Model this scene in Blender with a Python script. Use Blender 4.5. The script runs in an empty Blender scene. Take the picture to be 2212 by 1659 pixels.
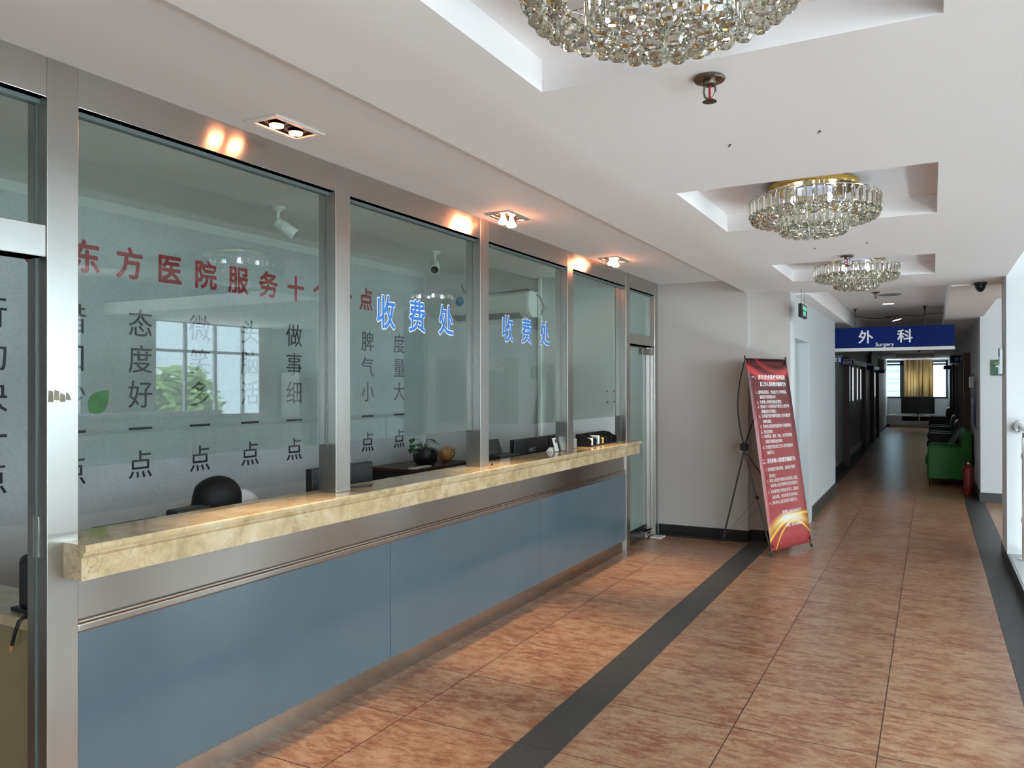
import bpy, math, random
from mathutils import Vector, Matrix
random.seed(7)
S = bpy.context.scene
COL = S.collection
PI = math.pi

# ---------------------------------------------------------------- camera, sky, exposure
cam_d = bpy.data.cameras.new('camera')
cam = bpy.data.objects.new('camera', cam_d)
COL.objects.link(cam)
cam.location = (0, 0, 1.56)
cam.rotation_euler = (math.radians(90.184), math.radians(0.09), math.radians(28.091))
cam_d.sensor_width = 36.0
cam_d.lens = 1696.76 / 2212 * 36.0
cam_d.clip_start = 0.02
S.camera = cam

S.view_settings.view_transform = 'Standard'
S.view_settings.look = 'None'
S.view_settings.gamma = 1.0
S.view_settings.use_curve_mapping = False
S.view_settings.exposure = 1.08
S.cycles.use_denoising = True
S.cycles.max_bounces = 14
S.cycles.diffuse_bounces = 7
S.cycles.glossy_bounces = 6
S.cycles.transmission_bounces = 8
S.cycles.transparent_max_bounces = 24
S.cycles.caustics_reflective = False
S.cycles.caustics_refractive = False
S.cycles.sample_clamp_indirect = 6.0

W = bpy.data.worlds.new('sky')
S.world = W
W.use_nodes = True
wn = W.node_tree.nodes
wn['Background'].inputs[0].default_value = (0.82, 0.92, 1.0, 1)
wn['Background'].inputs[1].default_value = 10.0


def portal(name, loc, rot, sx, sy):
    l = bpy.data.lights.new(name, 'AREA')
    l.shape = 'RECTANGLE'
    l.size = sx
    l.size_y = sy
    l.cycles.is_portal = True
    o = bpy.data.objects.new(name, l)
    COL.objects.link(o)
    o.location = loc
    o.rotation_euler = rot
    return o


XW = 6.5            # window wall across the atrium
YB = -4.5           # window wall behind the viewer
BAYS = [(-4.2, -0.9), (-0.3, 3.4), (4.0, 7.7), (8.95, 11.6)]
WZ0, WZ1 = 1.0, 2.75
for a, b in BAYS:
    portal('window_daylight', (XW - 0.02, (a + b) / 2, (WZ0 + WZ1) / 2), (0, PI / 2, 0), WZ1 - WZ0, b - a)
LWZ0, LWZ1 = -2.75, -1.35  # unseen lower windows, added to light the ceiling from below
portal('window_daylight', (XW - 0.02, 2.0, (LWZ0 + LWZ1) / 2), (0, PI / 2, 0), LWZ1 - LWZ0, 12.4)
portal('window_daylight', (4.2, YB + 0.02, 1.7), (PI / 2, 0, 0), 3.4, 2.2)
SKY = (3.4, 6.2, -4.0, 5.0)  # unseen roof opening, added to brighten column, floor and ceiling
portal('added_skylight_portal', (4.8, 0.5, 3.28), (0, 0, 0), 2.8, 9.0)
portal('window_daylight', (-0.53, 33.45, 1.8), (-PI / 2, 0, 0), 2.1, 1.45)


# ---------------------------------------------------------------- materials
def new_mat(name):
    m = bpy.data.materials.new(name)
    m.use_nodes = True
    return m, m.node_tree.nodes, m.node_tree.links


def mat(name, col, rough=0.5, metal=0.0, spec=0.5, emit=None, estr=0.0, var=0.0, scale=8.0, bump=0.0, coat=0.0):
    m, n, l = new_mat(name)
    b = n['Principled BSDF']
    b.inputs['Base Color'].default_value = (*col, 1)
    b.inputs['Roughness'].default_value = rough
    b.inputs['Metallic'].default_value = metal
    b.inputs['Specular IOR Level'].default_value = spec
    b.inputs['Coat Weight'].default_value = coat
    if emit:
        b.inputs['Emission Color'].default_value = (*emit, 1)
        b.inputs['Emission Strength'].default_value = estr
    if var or bump:
        tc = n.new('ShaderNodeTexCoord')
        no = n.new('ShaderNodeTexNoise')
        no.inputs['Scale'].default_value = scale
        no.inputs['Detail'].default_value = 5
        l.new(tc.outputs['Object'], no.inputs['Vector'])
        if var:
            r = n.new('ShaderNodeValToRGB')
            r.color_ramp.elements[0].position = 0.3
            r.color_ramp.elements[1].position = 0.7
            r.color_ramp.elements[0].color = (*[c * (1 - var) for c in col], 1)
            r.color_ramp.elements[1].color = (*[min(1, c * (1 + var)) for c in col], 1)
            l.new(no.outputs['Fac'], r.inputs['Fac'])
            l.new(r.outputs['Color'], b.inputs['Base Color'])
        if bump:
            bp = n.new('ShaderNodeBump')
            bp.inputs['Strength'].default_value = bump
            bp.inputs['Distance'].default_value = 0.01
            l.new(no.outputs['Fac'], bp.inputs['Height'])
            l.new(bp.outputs['Normal'], b.inputs['Normal'])
    return m


def math_node(n, l, op, a, b=None, c=None):
    q = n.new('ShaderNodeMath')
    q.operation = op
    for i, v in enumerate((a, b, c)):
        if v is None:
            continue
        if isinstance(v, (int, float)):
            q.inputs[i].default_value = v
        else:
            l.new(v, q.inputs[i])
    return q.outputs[0]


def ramp(n, l, fac, stops):
    r = n.new('ShaderNodeValToRGB')
    e = r.color_ramp.elements
    while len(e) < len(stops):
        e.new(0.5)
    for k, (p, c) in zip(e, stops):
        k.position = p
        k.color = (*c, 1)
    l.new(fac, r.inputs['Fac'])
    return r.outputs['Color']


def mixc(n, l, fac, a, b, mode='MIX'):
    q = n.new('ShaderNodeMix')
    q.data_type = 'RGBA'
    q.blend_type = mode
    for s, v in ((q.inputs[0], fac), (q.inputs[6], a), (q.inputs[7], b)):
        if isinstance(v, (int, float)):
            s.default_value = v
        elif isinstance(v, tuple):
            s.default_value = (*v, 1)
        else:
            l.new(v, s)
    return q.outputs[2]


def noise(n, l, vec, scale, detail=4, rough=0.55, dist=0.0):
    q = n.new('ShaderNodeTexNoise')
    q.inputs['Scale'].default_value = scale
    q.inputs['Detail'].default_value = detail
    q.inputs['Roughness'].default_value = rough
    q.inputs['Distortion'].default_value = dist
    l.new(vec, q.inputs['Vector'])
    return q.outputs['Fac']


def mapping(n, l, vec, sc):
    q = n.new('ShaderNodeMapping')
    q.inputs['Scale'].default_value = sc
    l.new(vec, q.inputs['Vector'])
    return q.outputs[0]


def tile_floor(name, granite=False):
    m, n, l = new_mat(name)
    b = n['Principled BSDF']
    tc = n.new('ShaderNodeTexCoord')
    v = tc.outputs['Object']
    sp = n.new('ShaderNodeSeparateXYZ')
    l.new(v, sp.inputs[0])
    left = math_node(n, l, 'LESS_THAN', sp.outputs[0], -1.5)
    xs = math_node(n, l, 'ADD', sp.outputs[0], math_node(n, l, 'MULTIPLY_ADD', left, 0.2, 1.405))
    u = math_node(n, l, 'DIVIDE', xs, 0.6)
    w = math_node(n, l, 'DIVIDE', math_node(n, l, 'SUBTRACT', sp.outputs[1], 3.05), 0.6)

    def edge(q):
        f = math_node(n, l, 'FRACT', q)
        d = math_node(n, l, 'SUBTRACT', f, 0.5)
        return math_node(n, l, 'GREATER_THAN', math_node(n, l, 'ABSOLUTE', d), 0.5 - 0.0048)
    grout = edge(w) if granite else math_node(n, l, 'MAXIMUM', edge(u), edge(w))
    if granite:
        f = noise(n, l, v, 90, 3)
        col = ramp(n, l, f, [(0.3, (0.040, 0.040, 0.040)), (0.75, (0.072, 0.072, 0.071))])
        col = mixc(n, l, grout, col, (0.02, 0.02, 0.02))
        rough = 0.42
    else:
        cid = n.new('ShaderNodeCombineXYZ')
        l.new(math_node(n, l, 'FLOOR', u), cid.inputs[0])
        l.new(math_node(n, l, 'FLOOR', w), cid.inputs[1])
        wnz = n.new('ShaderNodeTexWhiteNoise')
        l.new(cid.outputs[0], wnz.inputs['Vector'])
        off = n.new('ShaderNodeVectorMath')
        off.operation = 'MULTIPLY_ADD'
        l.new(wnz.outputs['Color'], off.inputs[0])
        off.inputs[1].default_value = (9, 9, 9)
        l.new(v, off.inputs[2])
        st = mapping(n, l, off.outputs[0], (1.0, 2.2, 1.0))
        f1 = noise(n, l, st, 11, 9, 0.74, 0.25)
        f2 = noise(n, l, mapping(n, l, off.outputs[0], (1, 1.6, 1)), 3.0, 4, 0.6)
        f3 = noise(n, l, st, 55, 4, 0.7)
        f = math_node(n, l, 'ADD', math_node(n, l, 'MULTIPLY', f1, 0.60), math_node(n, l, 'MULTIPLY', f2, 0.22))
        f = math_node(n, l, 'ADD', f, math_node(n, l, 'MULTIPLY', f3, 0.20))
        col = ramp(n, l, f, [(0.405, FLOOR_C[0]), (0.475, FLOOR_C[1]), (0.53, FLOOR_C[2]), (0.62, FLOOR_C[3])])
        tone = math_node(n, l, 'MULTIPLY_ADD', wnz.outputs['Value'], 0.16, 0.92)
        vm = n.new('ShaderNodeVectorMath')
        vm.operation = 'SCALE'
        l.new(col, vm.inputs[0])
        l.new(tone, vm.inputs['Scale'])
        col = mixc(n, l, grout, vm.outputs[0], (0.075, 0.035, 0.022))
        rough = 0.28
    l.new(col, b.inputs['Base Color'])
    b.inputs['Roughness'].default_value = rough
    b.inputs['Specular IOR Level'].default_value = 0.36
    bp = n.new('ShaderNodeBump')
    bp.inputs['Strength'].default_value = 0.08
    bp.inputs['Distance'].default_value = 0.004
    bp.invert = True
    wob = noise(n, l, v, 1.6, 2)
    l.new(math_node(n, l, 'ADD', grout, math_node(n, l, 'MULTIPLY', wob, 0.5)), bp.inputs['Height'])
    l.new(bp.outputs['Normal'], b.inputs['Normal'])
    return m


FLOOR_C = [(0.215, 0.078, 0.043), (0.30, 0.135, 0.076), (0.375, 0.215, 0.128), (0.445, 0.29, 0.187)]


def marble(name, ca, cb, cc, rough=0.12):
    m, n, l = new_mat(name)
    b = n['Principled BSDF']
    tc = n.new('ShaderNodeTexCoord')
    v = tc.outputs['Object']
    f = noise(n, l, v, 7, 6, 0.6, 0.6)
    vor = n.new('ShaderNodeTexVoronoi')
    vor.feature = 'DISTANCE_TO_EDGE'
    vor.inputs['Scale'].default_value = 13
    nz = n.new('ShaderNodeTexNoise')
    nz.inputs['Scale'].default_value = 8
    nz.inputs['Detail'].default_value = 5
    l.new(v, nz.inputs['Vector'])
    va = n.new('ShaderNodeVectorMath')
    va.operation = 'MULTIPLY_ADD'
    l.new(nz.outputs['Color'], va.inputs[0])
    va.inputs[1].default_value = (0.16, 0.16, 0.16)
    l.new(v, va.inputs[2])
    l.new(va.outputs[0], vor.inputs['Vector'])
    f = math_node(n, l, 'ADD', math_node(n, l, 'MULTIPLY', f, 0.72), math_node(n, l, 'MULTIPLY', noise(n, l, v, 38, 5, 0.7), 0.28))
    col = ramp(n, l, f, [(0.38, ca), (0.52, cb), (0.64, cc)])
    vein = math_node(n, l, 'LESS_THAN', vor.outputs['Distance'], 0.012)
    gate = math_node(n, l, 'GREATER_THAN', noise(n, l, v, 4, 2), 0.5)
    vf = math_node(n, l, 'MULTIPLY', math_node(n, l, 'MULTIPLY', vein, gate), 0.45)
    col = mixc(n, l, vf, col, tuple(c * 0.5 for c in ca))
    l.new(col, b.inputs['Base Color'])
    b.inputs['Roughness'].default_value = rough
    return m


def steel(name, col, rough, tangent=None):
    m, n, l = new_mat(name)
    b = n['Principled BSDF']
    tc = n.new('ShaderNodeTexCoord')
    g = noise(n, l, tc.outputs['Object'], 2.6, 4, 0.6)
    b.inputs['Metallic'].default_value = 1.0
    l.new(ramp(n, l, g, [(0.3, tuple(c * 0.96 for c in col)), (0.7, col)]), b.inputs['Base Color'])
    b.inputs['Roughness'].default_value = rough
    if tangent:
        b.inputs['Anisotropic'].default_value = 0.8
        t = n.new('ShaderNodeCombineXYZ')
        for i in range(3):
            t.inputs[i].default_value = tangent[i]
        l.new(t.outputs[0], b.inputs['Tangent'])
    return m


def pane_glass(name, tint, boost=1.0, frost=0.0, frostcol=(0.6, 0.66, 0.62)):
    m, n, l = new_mat(name)
    n.remove(n['Principled BSDF'])
    out = n['Material Output']
    lw = n.new('ShaderNodeLayerWeight')
    lw.inputs['Blend'].default_value = 0.5
    p5 = math_node(n, l, 'POWER', lw.outputs['Facing'], 5.0)
    fac = math_node(n, l, 'MULTIPLY_ADD', p5, 0.9, 0.048 * boost)
    tr = n.new('ShaderNodeBsdfTransparent')
    tr.inputs[0].default_value = (*tint, 1)
    base = tr.outputs[0]
    if frost:
        df = n.new('ShaderNodeBsdfDiffuse')
        df.inputs[0].default_value = (*frostcol, 1)
        mx0 = n.new('ShaderNodeMixShader')
        mx0.inputs[0].default_value = frost
        l.new(tr.outputs[0], mx0.inputs[1])
        l.new(df.outputs[0], mx0.inputs[2])
        base = mx0.outputs[0]
    gl = n.new('ShaderNodeBsdfGlossy')
    gl.inputs['Roughness'].default_value = 0.0
    mx = n.new('ShaderNodeMixShader')
    l.new(fac, mx.inputs[0])
    l.new(base, mx.inputs[1])
    l.new(gl.outputs[0], mx.inputs[2])
    l.new(mx.outputs[0], out.inputs['Surface'])
    return m


def crystal(name):
    m, n, l = new_mat(name)
    b = n['Principled BSDF']
    b.inputs['Base Color'].default_value = (0.76, 0.745, 0.66, 1)
    b.inputs['Roughness'].default_value = 0.06
    b.inputs['Transmission Weight'].default_value = 1.0
    b.inputs['IOR'].default_value = 1.5
    return m


def mural_mat(name):
    m, n, l = new_mat(name)
    b = n['Principled BSDF']
    tc = n.new('ShaderNodeTexCoord')
    v = tc.outputs['Object']
    a = noise(n, l, v, 70, 3, 0.7)
    c = noise(n, l, v, 1.6, 4, 0.6)
    f = math_node(n, l, 'ADD', math_node(n, l, 'MULTIPLY', a, 0.5), math_node(n, l, 'MULTIPLY', c, 0.5))
    l.new(ramp(n, l, f, [(0.35, (0.42, 0.43, 0.445)), (0.6, (0.57, 0.58, 0.60))]), b.inputs['Base Color'])
    b.inputs['Roughness'].default_value = 0.55
    return m


def banner_mat(name):
    m, n, l = new_mat(name)
    b = n['Principled BSDF']
    tc = n.new('ShaderNodeTexCoord')
    uv = tc.outputs['UV']
    sp = n.new('ShaderNodeSeparateXYZ')
    l.new(uv, sp.inputs[0])
    x, y = sp.outputs[0], sp.outputs[1]
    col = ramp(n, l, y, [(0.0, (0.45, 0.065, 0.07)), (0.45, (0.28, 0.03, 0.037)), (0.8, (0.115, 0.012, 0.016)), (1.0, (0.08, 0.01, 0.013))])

    def band(cx0, k, yc, wd):
        d = math_node(n, l, 'SUBTRACT', x, cx0)
        par = math_node(n, l, 'MULTIPLY_ADD', math_node(n, l, 'MULTIPLY', d, d), k, yc)
        e = math_node(n, l, 'DIVIDE', math_node(n, l, 'ABSOLUTE', math_node(n, l, 'SUBTRACT', y, par)), wd)
        g = math_node(n, l, 'SUBTRACT', 1.0, e)
        return math_node(n, l, 'MAXIMUM', g, 0.0)
    col = mixc(n, l, math_node(n, l, 'MULTIPLY', band(0.55, 0.22, 0.895, 0.03), 0.8), col, (0.70, 0.06, 0.06))
    col = mixc(n, l, math_node(n, l, 'MULTIPLY', band(0.75, 0.25, 0.93, 0.02), 0.5), col, (0.6, 0.05, 0.05))
    dx = math_node(n, l, 'SUBTRACT', x, 0.52)
    fade = math_node(n, l, 'MAXIMUM', math_node(n, l, 'SUBTRACT', 1.0, math_node(n, l, 'MULTIPLY', math_node(n, l, 'MULTIPLY', dx, dx), 3.4)), 0.0)
    core = band(0.55, -0.2, 0.155, 0.036)
    arc2 = band(0.85, -0.16, 0.165, 0.012)
    arc3 = band(0.62, -0.5, 0.13, 0.010)
    yel = math_node(n, l, 'MINIMUM', math_node(n, l, 'ADD', math_node(n, l, 'MULTIPLY', core, math_node(n, l, 'MULTIPLY_ADD', fade, 0.8, 0.2)), math_node(n, l, 'MAXIMUM', arc2, arc3)), 1.0)
    col = mixc(n, l, yel, col, (0.95, 0.66, 0.06))
    wht = math_node(n, l, 'MULTIPLY', math_node(n, l, 'POWER', core, 1.5), math_node(n, l, 'POWER', fade, 4.0))
    col = mixc(n, l, wht, col, (0.98, 0.98, 0.9))
    l.new(col, b.inputs['Base Color'])
    b.inputs['Roughness'].default_value = 0.22
    return m


def lattice_mat(name):
    m, n, l = new_mat(name)
    b = n['Principled BSDF']
    tc = n.new('ShaderNodeTexCoord')
    br = n.new('ShaderNodeTexBrick')
    br.inputs['Scale'].default_value = 5
    br.inputs['Color1'].default_value = (0.42, 0.42, 0.40, 1)
    br.inputs['Color2'].default_value = (0.40, 0.40, 0.38, 1)
    br.inputs['Mortar'].default_value = (0.25, 0.25, 0.24, 1)
    br.inputs['Mortar Size'].default_value = 0.04
    mp = n.new('ShaderNodeMapping')
    mp.inputs['Rotation'].default_value = (PI / 2, 0, 0)
    l.new(tc.outputs['Object'], mp.inputs['Vector'])
    l.new(mp.outputs[0], br.inputs['Vector'])
    l.new(br.outputs['Color'], b.inputs['Base Color'])
    b.inputs['Roughness'].default_value = 0.7
    return m


M = {}
M['wall'] = mat('wall_paint', (0.52, 0.495, 0.47), 0.6, bump=0.03, scale=60, spec=0.3)
M['ceil'] = mat('ceiling_paint', (0.86, 0.835, 0.825), 0.75, bump=0.02, scale=60, spec=0.2)
M['white'] = mat('white_paint', (0.60, 0.62, 0.63), 0.5, spec=0.35)
M['corridor_shade'] = mat('shaded_corridor_white', (0.36, 0.37, 0.375), 0.55, spec=0.3)  # white wall darkened in its colour to stand for corridor shade
M['boothwall'] = mat('booth_wall_paint', (0.66, 0.665, 0.66), 0.6, spec=0.3)
M['tile'] = tile_floor('terracotta_tile')
M['granite'] = tile_floor('dark_granite_tile', True)
M['black_stone'] = mat('black_granite', (0.016, 0.016, 0.018), 0.16, var=0.3, scale=120)
M['grey_stone'] = mat('grey_kerb_top', (0.30, 0.305, 0.31), 0.3, var=0.1, scale=80)
M['marble'] = marble('cream_marble', (0.40, 0.30, 0.16), (0.55, 0.43, 0.25), (0.64, 0.535, 0.36), 0.08)
M['marble_edge'] = M['marble']
M['steel'] = steel('brushed_steel', (0.52, 0.50, 0.475), 0.22, (0, 0, 1))
M['steel_v'] = steel('brushed_steel_posts', (0.49, 0.475, 0.45), 0.30)
M['chrome'] = mat('chrome', (0.75, 0.75, 0.75), 0.08, 1.0)
M['darkmetal'] = mat('dark_metal', (0.09, 0.085, 0.08), 0.35, 0.9)
M['bronze'] = mat('aged_nickel', (0.22, 0.19, 0.165), 0.25, 1.0)
M['brass'] = mat('polished_brass', (0.80, 0.56, 0.16), 0.16, 1.0)
M['blue_panel'] = mat('blue_grey_panel', (0.092, 0.128, 0.153), 0.10, spec=0.55, var=0.04, scale=3)
M['glass'] = pane_glass('clear_green_glass', (0.87, 0.92, 0.90))
M['winglass'] = pane_glass('window_glass', (0.95, 0.97, 0.96))
M['frosted'] = pane_glass('frosted_glass', (0.55, 0.63, 0.59), 1.0, 0.55, (0.36, 0.43, 0.40))
M['milky'] = pane_glass('milky_film_glass', (0.8, 0.86, 0.83), 1.0, 0.45, (0.50, 0.55, 0.51))
M['crystal'] = crystal('crystal_glass')
M['led'] = mat('led_bulb', (0.9, 0.9, 1), 0.4, emit=(0.78, 0.82, 1.0), estr=9)
M['warm'] = mat('halogen_bulb', (1, 0.8, 0.7), 0.3, emit=(1.0, 0.34, 0.15), estr=32)
M['cool_lamp'] = mat('lit_diffuser', (1, 1, 1), 0.4, emit=(0.93, 0.97, 1.0), estr=4)
M['mural'] = mural_mat('speckled_grey_mural')
M['red_text'] = mat('crimson_vinyl', (0.40, 0.035, 0.05), 0.4)
M['black_text'] = mat('black_vinyl', (0.020, 0.018, 0.03), 0.4)
M['blue_text'] = mat('blue_vinyl', (0.035, 0.17, 0.52), 0.4)
M['white_text'] = mat('white_vinyl', (0.86, 0.86, 0.86), 0.4)
M['yellow_text'] = mat('yellow_vinyl', (0.75, 0.65, 0.16), 0.4)
M['leaf_print'] = mat('green_vinyl', (0.05, 0.30, 0.06), 0.4, var=0.25, scale=12)
M['sign_blue'] = mat('royal_blue_board', (0.003, 0.014, 0.13), 0.4, spec=0.15)
M['sign_green'] = mat('dark_green_board', (0.01, 0.075, 0.035), 0.35)
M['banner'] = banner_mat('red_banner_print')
M['black'] = mat('black_plastic', (0.010, 0.010, 0.012), 0.4)
M['black_gloss'] = mat('black_screen', (0.004, 0.004, 0.005), 0.2)
M['greytube'] = mat('grey_tube', (0.11, 0.11, 0.10), 0.45, 0.5)
M['white_plastic'] = mat('white_plastic', (0.78, 0.78, 0.76), 0.35)
M['cream_plastic'] = mat('cream_plastic', (0.66, 0.65, 0.60), 0.4)
M['grey_plastic'] = mat('grey_plastic', (0.25, 0.26, 0.27), 0.45)
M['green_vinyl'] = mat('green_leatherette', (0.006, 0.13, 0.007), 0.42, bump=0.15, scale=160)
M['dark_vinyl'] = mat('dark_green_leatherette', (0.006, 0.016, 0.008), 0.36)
M['dark_wood'] = mat('dark_brown_wood', (0.055, 0.018, 0.010), 0.35, var=0.25, scale=14)
M['door_grey'] = mat('grey_door_paint', (0.075, 0.083, 0.092), 0.45)
M['door_pale'] = mat('pale_grey_door_paint', (0.42, 0.45, 0.46), 0.5)
M['door_blue'] = mat('pale_blue_film', (0.22, 0.36, 0.48), 0.4)
M['lit_glass'] = mat('daylit_door_glass', (0.8, 0.8, 0.8), 0.2, emit=(0.95, 0.97, 1.0), estr=0.5)  # glow stands in for daylight from the rooms behind the doors
M['curtain'] = mat('ochre_curtain', (0.46, 0.36, 0.19), 0.8)
_n, _l = M['curtain'].node_tree.nodes, M['curtain'].node_tree.links
_t = _n.new('ShaderNodeBsdfTranslucent')
_c = _n.new('ShaderNodeTexCoord')
_f = noise(_n, _l, mapping(_n, _l, _c.outputs['Object'], (1.0, 0.0, 0.03)), 16, 3)
_s = ramp(_n, _l, _f, [(0.35, (0.16, 0.11, 0.06)), (0.48, (0.50, 0.38, 0.19)), (0.62, (0.62, 0.53, 0.36))])  # light and dark of the folds put into the colour as stripes
_l.new(_s, _t.inputs[0])
_l.new(_s, _n['Principled BSDF'].inputs['Base Color'])
_x = _n.new('ShaderNodeMixShader')
_x.inputs[0].default_value = 0.5
_l.new(_n['Principled BSDF'].outputs[0], _x.inputs[1])
_l.new(_t.outputs[0], _x.inputs[2])
_l.new(_x.outputs[0], _n['Material Output'].inputs['Surface'])
M['pale_curtain'] = mat('pale_curtain', (0.62, 0.56, 0.46), 0.8, var=0.15, scale=7)
M['win_frame'] = mat('dark_window_frame', (0.035, 0.05, 0.065), 0.4)
M['grey_frame'] = mat('grey_window_frame', (0.33, 0.36, 0.37), 0.4)
M['ext_red'] = mat('extinguisher_red', (0.22, 0.005, 0.010), 0.25)
M['hair'] = mat('black_hair', (0.005, 0.0045, 0.0045), 0.62, spec=0.3, bump=0.2, scale=140)
M['skin'] = mat('skin', (0.48, 0.27, 0.19), 0.5)
M['lips'] = mat('lips', (0.38, 0.10, 0.09), 0.4)
M['coat'] = mat('white_coat_cloth', (0.62, 0.59, 0.60), 0.8, bump=0.1, scale=40)
M['trousers'] = mat('navy_trousers', (0.02, 0.022, 0.035), 0.8)
M['foliage'] = mat('leaf_green', (0.022, 0.085, 0.015), 0.4, var=0.4, scale=10)
M['tree_leaf'] = mat('tree_leaf_green', (0.16, 0.25, 0.07), 0.6, var=0.4, scale=1.5)
M['bark'] = mat('bark', (0.09, 0.06, 0.04), 0.9)
M['tan'] = mat('tan_ceramic', (0.50, 0.26, 0.10), 0.4, var=0.15, scale=20)
M['desk'] = marble('cream_desk_stone', (0.42, 0.34, 0.19), (0.50, 0.42, 0.26), (0.56, 0.49, 0.32), 0.2)
M['desk_wood'] = mat('beige_desk_board', (0.30, 0.245, 0.125), 0.5, var=0.06, scale=6)
M['paper'] = mat('white_paper', (0.75, 0.75, 0.73), 0.7)
M['book_blue'] = mat('blue_leaflet', (0.05, 0.24, 0.36), 0.5)
M['book_yellow'] = mat('yellow_leaflet', (0.50, 0.42, 0.16), 0.5)
M['tape'] = mat('brown_tape_residue', (0.20, 0.17, 0.12), 0.6, var=0.3, scale=40)
M['tube_red'] = mat('red_glass_tube', (0.35, 0.01, 0.03), 0.2)
M['lattice'] = lattice_mat('fretwork_wallpaper')
M['pale_building'] = mat('pale_building', (0.40, 0.45, 0.48), 0.8)
M['blue_building'] = mat('pale_blue_building', (0.085, 0.115, 0.132), 0.8)
M['sky_blocker_pale'] = mat('sky_blocker_pale', (0.26, 0.27, 0.28), 0.8)
M['exit_green'] = mat('exit_pictogram_green', (0.10, 0.45, 0.28), 0.4, emit=(0.15, 0.6, 0.38), estr=0.25)
M['seal'] = mat('grey_silicone', (0.10, 0.12, 0.12), 0.4)


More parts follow.
